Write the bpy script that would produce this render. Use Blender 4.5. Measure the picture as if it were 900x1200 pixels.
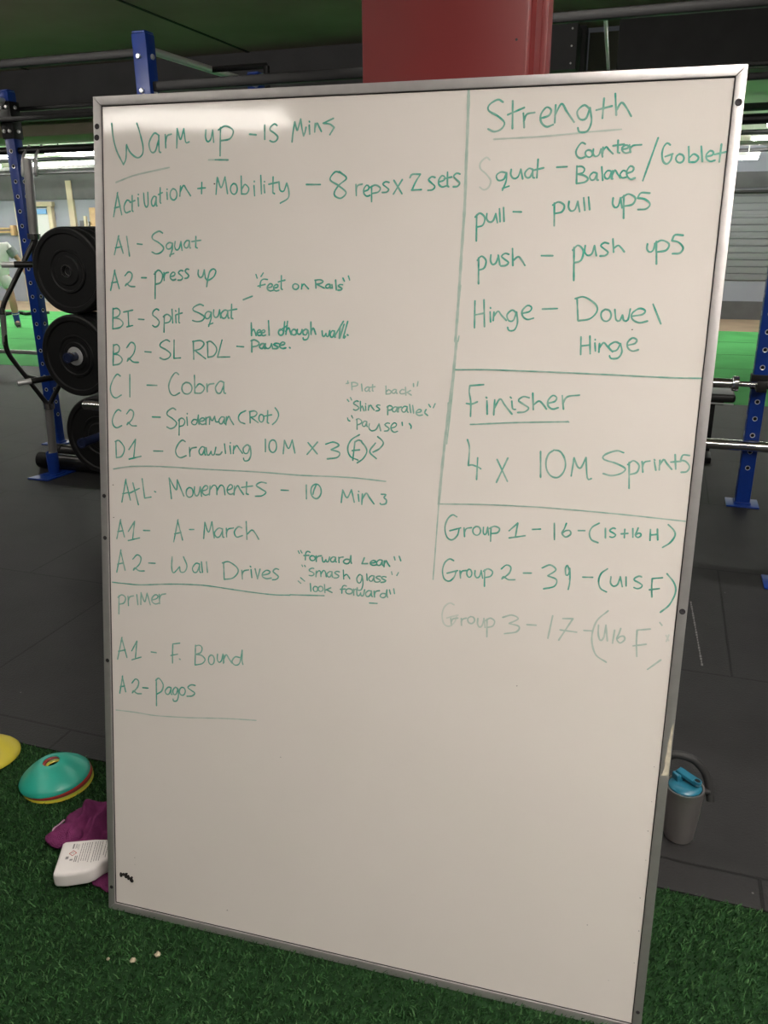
import bpy, bmesh, math, random
from mathutils import Vector, Matrix
import numpy as np
random.seed(7)
rng = np.random.default_rng(11)
V = Vector
scene = bpy.context.scene
for o in list(bpy.data.objects):
    bpy.data.objects.remove(o, do_unlink=True)
C = scene.collection

# ------------------------------------------------------------ camera, world, lights, exposure
# world axes follow the room: X along the racks, Y away from the camera, Z up; 1 unit = 1 m
cam_data = bpy.data.cameras.new('camera')
cam = bpy.data.objects.new('camera', cam_data)
C.objects.link(cam)
ROT = Matrix(((0.9486978, -0.0987917, 0.3003544),
              (0.3160895, 0.3195993, -0.8932770),
              (-0.0077447, 0.9423887, 0.3344301)))
cam.matrix_world = Matrix.Translation((0, 0, 1.5)) @ ROT.to_4x4()
cam_data.sensor_fit = 'VERTICAL'
cam_data.sensor_height = 24.0
cam_data.lens = 24.0 * 950.0 / 1200.0
cam_data.clip_start = 0.02
cam_data.clip_end = 200
scene.camera = cam

world = bpy.data.worlds.new('world')
scene.world = world
world.use_nodes = True
world.node_tree.nodes['Background'].inputs[0].default_value = (0.9, 0.95, 1.0, 1)
world.node_tree.nodes['Background'].inputs[1].default_value = 0.03
vs = scene.view_settings
vs.view_transform = 'Standard'
vs.look = 'None'
vs.gamma = 1.0
vs.use_curve_mapping = False
vs.exposure = 0.0

# strengths of the ceiling fittings (their meshes are built further down)
GLOW_ROW = 27.0      # the three-strip fitting whose reflection shows in the board
GLOW_NEAR = 93.0      # the fittings above and behind the camera
GLOW_HALL = 48.0     # the battens over the green lane
GLOW_FILL = 38.0     # fill battens added over the racks, out of the picture

# ------------------------------------------------------------ materials
def mat(name, col, rough=0.5, metal=0.0, spec=0.5, noise=0.0, scale=20.0, bump=0.0, bscale=None, coat=0.0, rough_var=0.0, detail=4.0, col2=None, bdetail=5.0):
    m = bpy.data.materials.new(name)
    m.use_nodes = True
    nt = m.node_tree
    b = nt.nodes['Principled BSDF']
    b.inputs['Roughness'].default_value = rough
    b.inputs['Metallic'].default_value = metal
    b.inputs['Specular IOR Level'].default_value = spec
    b.inputs['Coat Weight'].default_value = coat
    b.inputs['Coat Roughness'].default_value = 0.08
    b.inputs['Base Color'].default_value = (*col, 1)
    if noise or bump or rough_var or col2:
        tc = nt.nodes.new('ShaderNodeTexCoord')
        nz = nt.nodes.new('ShaderNodeTexNoise')
        nz.inputs['Scale'].default_value = scale
        nz.inputs['Detail'].default_value = detail
        nt.links.new(tc.outputs['Object'], nz.inputs['Vector'])
        if noise or col2:
            r = nt.nodes.new('ShaderNodeValToRGB')
            c2 = col2 or tuple(min(1, c * (1 + noise)) for c in col)
            c1 = col if col2 else tuple(c * (1 - noise) for c in col)
            r.color_ramp.elements[0].color = (*c1, 1)
            r.color_ramp.elements[1].color = (*c2, 1)
            r.color_ramp.elements[0].position = 0.32
            r.color_ramp.elements[1].position = 0.68
            nt.links.new(nz.outputs['Fac'], r.inputs['Fac'])
            nt.links.new(r.outputs['Color'], b.inputs['Base Color'])
        if rough_var:
            mr = nt.nodes.new('ShaderNodeMapRange')
            mr.inputs['To Min'].default_value = max(0, rough - rough_var)
            mr.inputs['To Max'].default_value = min(1, rough + rough_var)
            nt.links.new(nz.outputs['Fac'], mr.inputs['Value'])
            nt.links.new(mr.outputs['Result'], b.inputs['Roughness'])
        if bump:
            n2 = nt.nodes.new('ShaderNodeTexNoise')
            n2.inputs['Scale'].default_value = bscale or scale * 3
            n2.inputs['Detail'].default_value = bdetail
            nt.links.new(tc.outputs['Object'], n2.inputs['Vector'])
            bp = nt.nodes.new('ShaderNodeBump')
            bp.inputs['Strength'].default_value = bump
            bp.inputs['Distance'].default_value = 0.01
            nt.links.new(n2.outputs['Fac'], bp.inputs['Height'])
            nt.links.new(bp.outputs['Normal'], b.inputs['Normal'])
    return m

def glow(name, col, strength):
    m = bpy.data.materials.new(name)
    m.use_nodes = True
    b = m.node_tree.nodes['Principled BSDF']
    b.inputs['Base Color'].default_value = (0.8, 0.8, 0.8, 1)
    b.inputs['Emission Color'].default_value = (*col, 1)
    b.inputs['Emission Strength'].default_value = strength
    return m

def rubber_floor():
    m = bpy.data.materials.new('rubber_tiles')
    m.use_nodes = True
    nt = m.node_tree
    b = nt.nodes['Principled BSDF']
    tc = nt.nodes.new('ShaderNodeTexCoord')
    mp = nt.nodes.new('ShaderNodeMapping')
    mp.inputs['Location'].default_value = (0.14 + 20, -0.785, 0)
    br = nt.nodes.new('ShaderNodeTexBrick')
    br.offset = 0.5
    br.offset_frequency = 2
    br.squash = 1.0
    br.inputs['Scale'].default_value = 1.0
    br.inputs['Brick Width'].default_value = 1.0
    br.inputs['Row Height'].default_value = 0.972
    br.inputs['Mortar Size'].default_value = 0.005
    br.inputs['Mortar Smooth'].default_value = 0.2
    br.inputs['Color1'].default_value = (0.0155, 0.0149, 0.0152, 1)
    br.inputs['Color2'].default_value = (0.0185, 0.0179, 0.0182, 1)
    br.inputs['Mortar'].default_value = (0.004, 0.004, 0.004, 1)
    nt.links.new(tc.outputs['Object'], mp.inputs['Vector'])
    nt.links.new(mp.outputs['Vector'], br.inputs['Vector'])
    # scuffs: big soft cloudy wear, and sparse pale flecks of granules
    n1 = nt.nodes.new('ShaderNodeTexNoise')
    n1.inputs['Scale'].default_value = 2.6
    n1.inputs['Detail'].default_value = 9
    n1.inputs['Roughness'].default_value = 0.65
    nt.links.new(tc.outputs['Object'], n1.inputs['Vector'])
    r1 = nt.nodes.new('ShaderNodeMapRange')
    r1.inputs['From Min'].default_value = 0.3
    r1.inputs['From Max'].default_value = 0.75
    r1.inputs['To Min'].default_value = 0.72
    r1.inputs['To Max'].default_value = 1.45
    nt.links.new(n1.outputs['Fac'], r1.inputs['Value'])
    mx = nt.nodes.new('ShaderNodeMix')
    mx.data_type = 'RGBA'
    mx.blend_type = 'MULTIPLY'
    mx.inputs[0].default_value = 1.0
    nt.links.new(br.outputs['Color'], mx.inputs[6])
    nt.links.new(r1.outputs['Result'], mx.inputs[7])
    vo = nt.nodes.new('ShaderNodeTexVoronoi')
    vo.inputs['Scale'].default_value = 16
    nt.links.new(tc.outputs['Object'], vo.inputs['Vector'])
    lt = nt.nodes.new('ShaderNodeMath')
    lt.operation = 'LESS_THAN'
    lt.inputs[1].default_value = 0.045
    nt.links.new(vo.outputs['Distance'], lt.inputs[0])
    n3 = nt.nodes.new('ShaderNodeTexNoise')
    n3.inputs['Scale'].default_value = 5
    nt.links.new(tc.outputs['Object'], n3.inputs['Vector'])
    gt = nt.nodes.new('ShaderNodeMath')
    gt.operation = 'GREATER_THAN'
    gt.inputs[1].default_value = 0.6
    nt.links.new(n3.outputs['Fac'], gt.inputs[0])
    ml = nt.nodes.new('ShaderNodeMath')
    ml.operation = 'MULTIPLY'
    nt.links.new(lt.outputs[0], ml.inputs[0])
    nt.links.new(gt.outputs[0], ml.inputs[1])
    m2 = nt.nodes.new('ShaderNodeMix')
    m2.data_type = 'RGBA'
    m2.inputs[7].default_value = (0.12, 0.115, 0.11, 1)
    nt.links.new(ml.outputs[0], m2.inputs[0])
    nt.links.new(mx.outputs[2], m2.inputs[6])
    nt.links.new(m2.outputs[2], b.inputs['Base Color'])
    b.inputs['Roughness'].default_value = 0.62
    b.inputs['Specular IOR Level'].default_value = 0.35
    n2 = nt.nodes.new('ShaderNodeTexNoise')
    n2.inputs['Scale'].default_value = 140
    n2.inputs['Detail'].default_value = 3
    nt.links.new(tc.outputs['Object'], n2.inputs['Vector'])
    ad = nt.nodes.new('ShaderNodeMath')
    ad.operation = 'MULTIPLY_ADD'
    ad.inputs[1].default_value = -3.0
    nt.links.new(br.outputs['Fac'], ad.inputs[0])
    nt.links.new(n2.outputs['Fac'], ad.inputs[2])
    bp = nt.nodes.new('ShaderNodeBump')
    bp.inputs['Strength'].default_value = 0.5
    bp.inputs['Distance'].default_value = 0.003
    nt.links.new(ad.outputs[0], bp.inputs['Height'])
    nt.links.new(bp.outputs['Normal'], b.inputs['Normal'])
    return m

def ribbed(name, col, spacing, depth, rough=0.6):
    """painted cladding with horizontal ribs"""
    m = bpy.data.materials.new(name)
    m.use_nodes = True
    nt = m.node_tree
    b = nt.nodes['Principled BSDF']
    b.inputs['Base Color'].default_value = (*col, 1)
    b.inputs['Roughness'].default_value = rough
    tc = nt.nodes.new('ShaderNodeTexCoord')
    w = nt.nodes.new('ShaderNodeTexWave')
    w.bands_direction = 'Z'
    w.wave_profile = 'SAW'
    w.inputs['Scale'].default_value = 0.314159 / spacing
    nt.links.new(tc.outputs['Object'], w.inputs['Vector'])
    bp = nt.nodes.new('ShaderNodeBump')
    bp.inputs['Strength'].default_value = 1.0
    bp.inputs['Distance'].default_value = depth
    nt.links.new(w.outputs['Fac'], bp.inputs['Height'])
    nt.links.new(bp.outputs['Normal'], b.inputs['Normal'])
    return m

ENAMEL = (0.715, 0.665, 0.625)

def ink(density):
    """dry-wipe marker: a thin, broken teal film; where it is thin the enamel's own colour shows"""
    m = bpy.data.materials.new('marker_ink')
    m.use_nodes = True
    nt = m.node_tree
    b = nt.nodes['Principled BSDF']
    b.inputs['Roughness'].default_value = 0.4
    b.inputs['Specular IOR Level'].default_value = 0.3
    tc = nt.nodes.new('ShaderNodeTexCoord')
    nz = nt.nodes.new('ShaderNodeTexNoise')
    nz.inputs['Scale'].default_value = 45
    nz.inputs['Detail'].default_value = 4
    nt.links.new(tc.outputs['Object'], nz.inputs['Vector'])
    mr = nt.nodes.new('ShaderNodeMapRange')
    mr.inputs['From Min'].default_value = 0.3
    mr.inputs['From Max'].default_value = 0.7
    mr.inputs['To Min'].default_value = density * 0.78
    mr.inputs['To Max'].default_value = min(1.0, density * 1.25)
    nt.links.new(nz.outputs['Fac'], mr.inputs['Value'])
    mx = nt.nodes.new('ShaderNodeMix')
    mx.data_type = 'RGBA'
    mx.inputs[6].default_value = (*ENAMEL, 1)
    mx.inputs[7].default_value = (0.018, 0.31, 0.225, 1) if density > 0.5 else (0.045, 0.29, 0.22, 1)
    nt.links.new(mr.outputs['Result'], mx.inputs[0])
    nt.links.new(mx.outputs[2], b.inputs['Base Color'])
    return m

M = {}
M['rubber'] = rubber_floor()
M['turf_base'] = mat('turf_backing', (0.012, 0.035, 0.012), 0.95, noise=0.5, scale=60, spec=0.1)
M['blade_a'] = mat('turf_blade_dark', (0.026, 0.085, 0.026), 0.6, spec=0.25)
M['blade_b'] = mat('turf_blade_mid', (0.045, 0.135, 0.040), 0.6, spec=0.25)
M['blade_c'] = mat('turf_blade_pale', (0.082, 0.185, 0.066), 0.6, spec=0.25)
M['lane'] = mat('green_lane_turf', (0.10, 0.41, 0.13), 0.85, noise=0.12, scale=1.7, bump=0.3, bscale=120, spec=0.15)
M['lane_seam'] = mat('lane_seam', (0.06, 0.25, 0.08), 0.9)
M['wood_floor'] = mat('pale_wood_floor', (0.42, 0.30, 0.21), 0.5, noise=0.12, scale=3)
M['wall'] = mat('grey_wall_paint', (0.30, 0.31, 0.37), 0.8, noise=0.05, scale=2)
M['clad'] = ribbed('ribbed_cladding', (0.22, 0.225, 0.245), 0.16, 0.02)
M['wall_dark'] = mat('dark_grey_paint', (0.10, 0.10, 0.105), 0.7, noise=0.12, scale=5)
M['wall_side'] = mat('side_wall_paint', (0.20, 0.20, 0.21), 0.85, noise=0.05, scale=2)
M['ceiling'] = mat('dark_ceiling_paint', (0.27, 0.215, 0.17), 0.85, noise=0.15, scale=1.2)
M['hall_ceiling'] = mat('hall_ceiling_paint', (0.80, 0.80, 0.70), 0.85, noise=0.08, scale=1.0)
M['beam_grey'] = mat('soffit_grey', (0.075, 0.074, 0.077), 0.75, noise=0.08, scale=4)
M['beam_black'] = mat('soffit_black', (0.018, 0.018, 0.018), 0.6, noise=0.2, scale=6)
M['seam'] = mat('panel_seam', (0.015, 0.016, 0.013), 0.9)
M['column_red'] = mat('dark_red_paint', (0.160, 0.021, 0.021), 0.42, noise=0.06, scale=3, spec=0.4)
M['board'] = mat('white_enamel', ENAMEL, 0.075, noise=0.012, scale=3, spec=0.5, bump=0.10, bscale=5, bdetail=0.5)
M['alu'] = mat('aluminium_frame', (0.50, 0.48, 0.475), 0.42, metal=0.75, noise=0.05, scale=40)
M['alu_worn'] = mat('worn_frame_coating', (0.52, 0.47, 0.37), 0.8, noise=0.15, scale=120)
M['gasket'] = mat('gasket', (0.02, 0.017, 0.02), 0.7)
M['board_back'] = mat('hardboard_back', (0.22, 0.16, 0.10), 0.8, noise=0.1, scale=20)
M['black_mark'] = mat('black_tape_residue', (0.008, 0.005, 0.004), 0.8)
M['rack_blue'] = mat('rack_blue_powdercoat', (0.005, 0.036, 0.245), 0.35, noise=0.06, scale=15, spec=0.5)
M['navy'] = mat('navy_plastic', (0.012, 0.018, 0.05), 0.35)
M['black_steel'] = mat('black_powdercoat', (0.004, 0.004, 0.0045), 0.45, noise=0.1, scale=30, spec=0.3)
M['black_rubber'] = mat('black_plate_rubber', (0.0045, 0.0045, 0.0048), 0.55, spec=0.32, noise=0.15, scale=40)
M['hole'] = mat('hole_shadow_bore', (0.004, 0.004, 0.005), 0.9)
M['chrome'] = mat('chrome', (0.62, 0.60, 0.58), 0.16, metal=1.0, rough_var=0.06, scale=12)
M['steel_dull'] = mat('dull_steel_tube', (0.42, 0.41, 0.40), 0.33, metal=0.75, rough_var=0.08, scale=20)
M['dark_tube'] = mat('blackened_steel_tube', (0.035, 0.034, 0.034), 0.28, metal=0.7)
M['bolt'] = mat('zinc_bolt', (0.75, 0.75, 0.75), 0.3, metal=0.6)
M['vinyl'] = mat('black_vinyl', (0.012, 0.012, 0.012), 0.45, bump=0.05, scale=60)
M['teal'] = mat('teal_plastic', (0.02, 0.34, 0.25), 0.36, noise=0.05, scale=14, spec=0.5)
M['yellow'] = mat('yellow_plastic', (0.55, 0.46, 0.035), 0.38, noise=0.05, scale=14)
M['lime'] = mat('lime_plastic', (0.36, 0.44, 0.05), 0.38)
M['red'] = mat('red_plastic', (0.42, 0.025, 0.02), 0.38)
M['dark_red'] = mat('dark_red_plastic', (0.16, 0.012, 0.014), 0.4)
M['plum'] = mat('plum_towelling', (0.185, 0.034, 0.115), 0.95, noise=0.18, scale=45, bump=0.7, bscale=420, spec=0.1)
M['plum_hem'] = mat('towel_hem', (0.42, 0.24, 0.34), 0.9)
M['white_plastic'] = mat('white_bottle_plastic', (0.69, 0.655, 0.635), 0.36, spec=0.45, noise=0.02, scale=20)
M['print_grey'] = mat('printed_grey', (0.20, 0.19, 0.19), 0.6)
M['print_red'] = mat('printed_red', (0.45, 0.05, 0.05), 0.6)
M['steel_brushed'] = mat('brushed_steel', (0.60, 0.57, 0.55), 0.34, metal=0.93, rough_var=0.08, scale=8)
M['blue_lid'] = mat('blue_lid_plastic', (0.017, 0.135, 0.205), 0.32, noise=0.04, scale=12)
M['foam'] = mat('black_foam_grip', (0.022, 0.022, 0.022), 0.6, bump=0.2, scale=120)
M['crumb'] = mat('pale_crumb', (0.42, 0.36, 0.25), 0.8, noise=0.2, scale=200)
M['chalk'] = mat('pale_scuff', (0.19, 0.185, 0.18), 0.9)
M['skin'] = mat('skin', (0.46, 0.25, 0.18), 0.5, noise=0.06, scale=20)
M['hair'] = mat('dark_hair', (0.02, 0.014, 0.010), 0.6)
M['shirt'] = mat('white_jersey', (0.78, 0.74, 0.76), 0.85, noise=0.08, scale=7, bump=0.3, bscale=14)
M['shirt_grey'] = mat('grey_jersey', (0.24, 0.25, 0.27), 0.85, noise=0.15, scale=14)
M['collar'] = mat('dark_collar', (0.03, 0.03, 0.04), 0.8)
M['sock'] = mat('blue_sock', (0.03, 0.07, 0.32), 0.9)
M['sock_white'] = mat('white_sock_band', (0.6, 0.6, 0.62), 0.9)
M['shoe'] = mat('black_shoe', (0.012, 0.012, 0.013), 0.5)
M['sole'] = mat('pale_sole', (0.45, 0.45, 0.45), 0.6)
M['cream'] = mat('cream_paint', (0.56, 0.47, 0.34), 0.6, noise=0.05, scale=4)
M['tan'] = mat('tan_wood', (0.50, 0.33, 0.17), 0.55, noise=0.15, scale=10)
M['duct_olive'] = mat('dark_olive_paint', (0.12, 0.13, 0.09), 0.8)
M['sky_paint'] = mat('pale_blue_paint', (0.20, 0.42, 0.72), 0.6)
M['door_white'] = mat('white_door_paint', (0.62, 0.62, 0.62), 0.6)
M['pipe'] = mat('pipe_black', (0.01, 0.01, 0.012), 0.5)
M['housing'] = mat('white_housing', (0.55, 0.55, 0.52), 0.5)
M['cable'] = mat('grey_cable_tray', (0.30, 0.30, 0.29), 0.45, metal=0.6)
M['tube_row'] = glow('strip_glow', (1.0, 0.94, 0.87), GLOW_ROW)
M['tube_near'] = glow('panel_glow', (1.0, 0.93, 0.86), GLOW_NEAR)
M['tube_fill'] = glow('fill_batten_glow', (1.0, 0.95, 0.88), GLOW_FILL)
M['tube_hall'] = glow('batten_glow', (1.0, 0.98, 0.94), GLOW_HALL)

# ------------------------------------------------------------ mesh building
class MB:
    """collects shapes in one bmesh; build() links them as ONE mesh object"""
    def __init__(self):
        self.bm = bmesh.new()
        self.mats = []
    def mi(self, m):
        if m not in self.mats:
            self.mats.append(m)
        return self.mats.index(m)
    def _tag(self, faces, m):
        i = self.mi(m)
        for f in faces:
            f.material_index = i
    def box(self, m, c, s, bev=0.0, rot=None, seg=2):
        b = bmesh.new()
        bmesh.ops.create_cube(b, size=1.0)
        for v in b.verts:
            v.co = V((v.co.x * s[0], v.co.y * s[1], v.co.z * s[2]))
        if bev:
            bmesh.ops.bevel(b, geom=list(b.edges), offset=bev, segments=seg, profile=0.5, affect='EDGES')
        self._merge(b, m, Matrix.Translation(c) @ (rot.to_4x4() if rot else Matrix.Identity(4)))
        return self
    def _merge(self, b, m, mx):
        idx = {}
        fs = []
        for v in b.verts:
            idx[v] = self.bm.verts.new(mx @ v.co)
        for f in b.faces:
            try:
                fs.append(self.bm.faces.new([idx[v] for v in f.verts]))
            except ValueError:
                pass
        self._tag(fs, m)
        b.free()
    def tube(self, m, pts, r, n=14, cap=True, closed=False):
        pts = [V(p) for p in pts]
        rs = r if isinstance(r, (list, tuple)) else [r] * len(pts)
        rings = []
        up = None
        N = len(pts)
        for i, p in enumerate(pts):
            if closed:
                t = (pts[(i + 1) % N] - pts[i - 1]).normalized()
            elif i == 0:
                t = (pts[1] - pts[0]).normalized()
            elif i == N - 1:
                t = (pts[-1] - pts[-2]).normalized()
            else:
                t = ((pts[i + 1] - p).normalized() + (p - pts[i - 1]).normalized()).normalized()
            if up is None:
                up = t.orthogonal().normalized()
            up = (up - t * up.dot(t))
            up = up.normalized() if up.length > 1e-6 else t.orthogonal().normalized()
            w = t.cross(up)
            rings.append([self.bm.verts.new(p + (up * math.cos(a) + w * math.sin(a)) * rs[i]) for a in (2 * math.pi * k / n for k in range(n))])
        fs = []
        for i in range(N if closed else N - 1):
            a, b = rings[i], rings[(i + 1) % N]
            for k in range(n):
                fs.append(self.bm.faces.new((a[k], a[(k + 1) % n], b[(k + 1) % n], b[k])))
        if cap and not closed:
            fs.append(self.bm.faces.new(rings[0][::-1]))
            fs.append(self.bm.faces.new(rings[-1]))
        self._tag(fs, m)
        return self
    def lathe(self, m, prof, c=(0, 0, 0), axis=(0, 0, 1), n=48, mats=None, close=False):
        """prof: (radius, height) pairs turned about axis; mats: a material per profile segment"""
        c = V(c)
        z = V(axis).normalized()
        x = z.orthogonal().normalized()
        y = z.cross(x)
        rings = []
        for r, h in prof:
            if r < 1e-6:
                rings.append([self.bm.verts.new(c + z * h)])
            else:
                rings.append([self.bm.verts.new(c + z * h + (x * math.cos(a) + y * math.sin(a)) * r) for a in (2 * math.pi * k / n for k in range(n))])
        for i in range(len(prof) if close else len(prof) - 1):
            a, b = rings[i], rings[(i + 1) % len(prof)]
            fs = []
            for k in range(n):
                k2 = (k + 1) % n
                if len(a) == 1 and len(b) == 1:
                    continue
                if len(a) == 1:
                    fs.append(self.bm.faces.new((a[0], b[k2], b[k])))
                elif len(b) == 1:
                    fs.append(self.bm.faces.new((a[k], a[k2], b[0])))
                else:
                    fs.append(self.bm.faces.new((a[k], a[k2], b[k2], b[k])))
            self._tag(fs, mats[i] if mats else m)
        return self
    def prism(self, m, poly, z0, z1, mx=None, bev=0.0, seg=3):
        b = bmesh.new()
        lo = [b.verts.new((x, y, z0)) for x, y in poly]
        hi = [b.verts.new((x, y, z1)) for x, y in poly]
        b.faces.new(lo[::-1])
        b.faces.new(hi)
        k = len(poly)
        for i in range(k):
            b.faces.new((lo[i], lo[(i + 1) % k], hi[(i + 1) % k], hi[i]))
        bmesh.ops.recalc_face_normals(b, faces=b.faces)
        if bev:
            es = [e for e in b.edges if abs(e.verts[0].co.z - e.verts[1].co.z) < 1e-6]
            bmesh.ops.bevel(b, geom=es, offset=bev, segments=seg, profile=0.6, affect='EDGES')
        self._merge(b, m, mx or Matrix.Identity(4))
        return self
    def ball(self, m, c, r, sub=2, scale=(1, 1, 1)):
        b = bmesh.new()
        bmesh.ops.create_icosphere(b, subdivisions=sub, radius=r)
        self._merge(b, m, Matrix.Translation(c) @ Matrix.Diagonal((*scale, 1)))
        return self
    def build(self, name, parent=None, smooth=35.0, org=None, recalc=True):
        """org: world point to subtract when the part was drawn in world coordinates"""
        if org is not None:
            bmesh.ops.translate(self.bm, verts=self.bm.verts, vec=-V(org))
        if recalc:
            bmesh.ops.recalc_face_normals(self.bm, faces=self.bm.faces)
        me = bpy.data.meshes.new(name)
        self.bm.to_mesh(me)
        self.bm.free()
        for m in self.mats:
            me.materials.append(m)
        if smooth:
            me.polygons.foreach_set('use_smooth', [True] * len(me.polygons))
            me.set_sharp_from_angle(angle=math.radians(smooth))
        o = bpy.data.objects.new(name, me)
        C.objects.link(o)
        if parent:
            o.parent = parent
        elif org is not None:
            o.location = org
        return o

def tag(o, label, cat, group=None):
    o['label'] = label
    o['category'] = cat
    if group:
        o['group'] = group
    return o

def thing(name, loc, label, cat, group=None, rot=None):
    o = bpy.data.objects.new(name, None)
    C.objects.link(o)
    o.empty_display_size = 0.05
    m = Matrix.Translation(loc)
    if rot is not None:
        m = m @ rot.to_4x4()
    o.matrix_world = m
    return tag(o, label, cat, group)

def struct(o, label=None, cat=None):
    o['kind'] = 'structure'
    if label:
        o['label'] = label
    if cat:
        o['category'] = cat
    return o

def copy_thing(root, loc, label, group=None):
    r = root.copy()
    C.objects.link(r)
    r.location = loc
    r['label'] = label
    if group:
        r['group'] = group
    for ch in list(root.children):
        c = ch.copy()
        C.objects.link(c)
        c.parent = r
        for g in list(ch.children):
            d = g.copy()
            C.objects.link(d)
            d.parent = c
    return r

def catmull(pts, step):
    if len(pts) < 3:
        out = []
        (x0, y0), (x1, y1) = pts[0], pts[-1]
        n = max(2, int(math.hypot(x1 - x0, y1 - y0) / step))
        return [(x0 + (x1 - x0) * i / n, y0 + (y1 - y0) * i / n) for i in range(n + 1)]
    P = [(2 * pts[0][0] - pts[1][0], 2 * pts[0][1] - pts[1][1])] + list(pts) + [(2 * pts[-1][0] - pts[-2][0], 2 * pts[-1][1] - pts[-2][1])]
    out = []
    for i in range(1, len(P) - 2):
        p0, p1, p2, p3 = P[i - 1], P[i], P[i + 1], P[i + 2]
        n = max(2, int(math.hypot(p2[0] - p1[0], p2[1] - p1[1]) / step))
        for k in range(n):
            t = k / n
            out.append(tuple(0.5 * (2 * p1[d] + (p2[d] - p0[d]) * t + (2 * p0[d] - 5 * p1[d] + 4 * p2[d] - p3[d]) * t * t + (3 * p1[d] - p0[d] - 3 * p2[d] + p3[d]) * t ** 3) for d in (0, 1)))
    out.append(tuple(pts[-1]))
    return out

def smooth3(pts, n=6):
    """a rounded run through 3-D points"""
    P = [V(p) for p in pts]
    P = [P[0] * 2 - P[1]] + P + [P[-1] * 2 - P[-2]]
    out = []
    for i in range(1, len(P) - 2):
        p0, p1, p2, p3 = P[i - 1:i + 3]
        for k in range(n):
            t = k / n
            out.append(0.5 * (2 * p1 + (p2 - p0) * t + (2 * p0 - 5 * p1 + 4 * p2 - p3) * t * t + (3 * p1 - p0 - 3 * p2 + p3) * t ** 3))
    out.append(P[-2])
    return out

def fillet(pts, r, n=5):
    """polyline with its corners rounded"""
    P = [V(p) for p in pts]
    out = [P[0]]
    for i in range(1, len(P) - 1):
        a, b, c = P[i - 1], P[i], P[i + 1]
        d1, d2 = (a - b), (c - b)
        k = min(r, d1.length * 0.45, d2.length * 0.45)
        s, e = b + d1.normalized() * k, b + d2.normalized() * k
        for j in range(n + 1):
            t = j / n
            out.append(s * (1 - t) ** 2 + b * 2 * t * (1 - t) + e * t * t)
    out.append(P[-1])
    return out

# ------------------------------------------------------------ the room
X0, X1, YB, YF = -17.0, 7.0, -5.5, 14.6
LANE0, LANE1 = 7.55, 12.9
NEAR_CEIL, HALL_CEIL = 3.0, 2.6

def slab(name, m, x0, x1, y0, y1, z0, z1):
    return struct(MB().box(m, ((x0 + x1) / 2, (y0 + y1) / 2, (z0 + z1) / 2), (x1 - x0, y1 - y0, z1 - z0)).build(name, smooth=0))

slab('floor', M['rubber'], X0, X1, 1.655, LANE0, -0.06, 0.0)
slab('turf_floor', M['turf_base'], X0, X1, YB, 1.655, -0.06, -0.004)
mb = MB().box(M['lane'], ((X0 + X1) / 2, (LANE0 + LANE1) / 2, -0.029), (X1 - X0, LANE1 - LANE0, 0.062))
for y in (8.5, 9.5, 10.55, 11.7):
    mb.box(M['lane_seam'], ((X0 + X1) / 2, y, 0.0022), (X1 - X0, 0.02, 0.002))
struct(mb.build('green_lane', smooth=0))
slab('wood_floor', M['wood_floor'], X0, X1, LANE1, YF, -0.06, 0.0)
slab('ceiling', M['ceiling'], X0, X1, YB, 7.72, NEAR_CEIL, NEAR_CEIL + 0.1)
slab('hall_ceiling', M['hall_ceiling'], X0, X1, 7.8, YF, HALL_CEIL, HALL_CEIL + 0.1)
# the soffit that ends the low ceiling: grey over the racks, black over the right-hand bay
slab('soffit_grey', M['beam_grey'], X0, -0.80, 7.60, 7.80, HALL_CEIL - 0.05, NEAR_CEIL)
slab('soffit_black', M['beam_black'], -0.52, X1, 7.30, 7.62, HALL_CEIL - 0.03, NEAR_CEIL - 0.02)
slab('soffit_return', M['duct_olive'], -0.80, -0.52, 7.9, 8.1, HALL_CEIL, NEAR_CEIL)
slab('wall_back', M['wall'], X0, X1, YF, YF + 0.12, 0, 3.1)
slab('wall_left', M['wall_side'], X0 - 0.12, X0, YB, YF, 0, 3.1)
slab('wall_right', M['wall_side'], X1, X1 + 0.12, YB, YF, 0, 3.1)
slab('wall_front', M['wall_side'], X0, X1, YB - 0.12, YB, 0, 3.1)
slab('baseboard_back', M['wall_dark'], -6.0, X1, YF - 0.03, YF, 0.0, 0.285)
# ribbed cladding on the back wall above its plain lower strip
mb = MB()
pz = [0.62 + 0.105 * i for i in range(13)]
poly = [(0, 0.60)]
for z in pz:
    poly += [(0.030, z), (0.030, z + 0.088), (0.012, z + 0.094), (0.012, z + 0.105)]
poly += [(0, pz[-1] + 0.105)]
mb.prism(M['clad'], [(a, b) for a, b in poly], -6.0, X1, mx=Matrix(((0, 0, 1, 0), (-1, 0, 0, YF), (0, 1, 0, 0), (0, 0, 0, 1))))
struct(mb.build('wall_cladding', smooth=0))
slab('trim_1', M['wall_dark'], -6.0, X1, YF - 0.04, YF, 1.99, 2.22)
slab('trim_8', M['wall_dark'], X0, -6.0, YF - 0.04, YF, 2.02, HALL_CEIL)  # dark strip painting in the shade along the top of the wall
# ceiling panel seams under the low ceiling
for i, x in enumerate((-6.3, -3.83, -1.36, 1.1)):
    slab('trim_%d' % (i + 2), M['seam'], x - 0.012, x + 0.012, YB, 7.6, NEAR_CEIL - 0.006, NEAR_CEIL)

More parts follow.
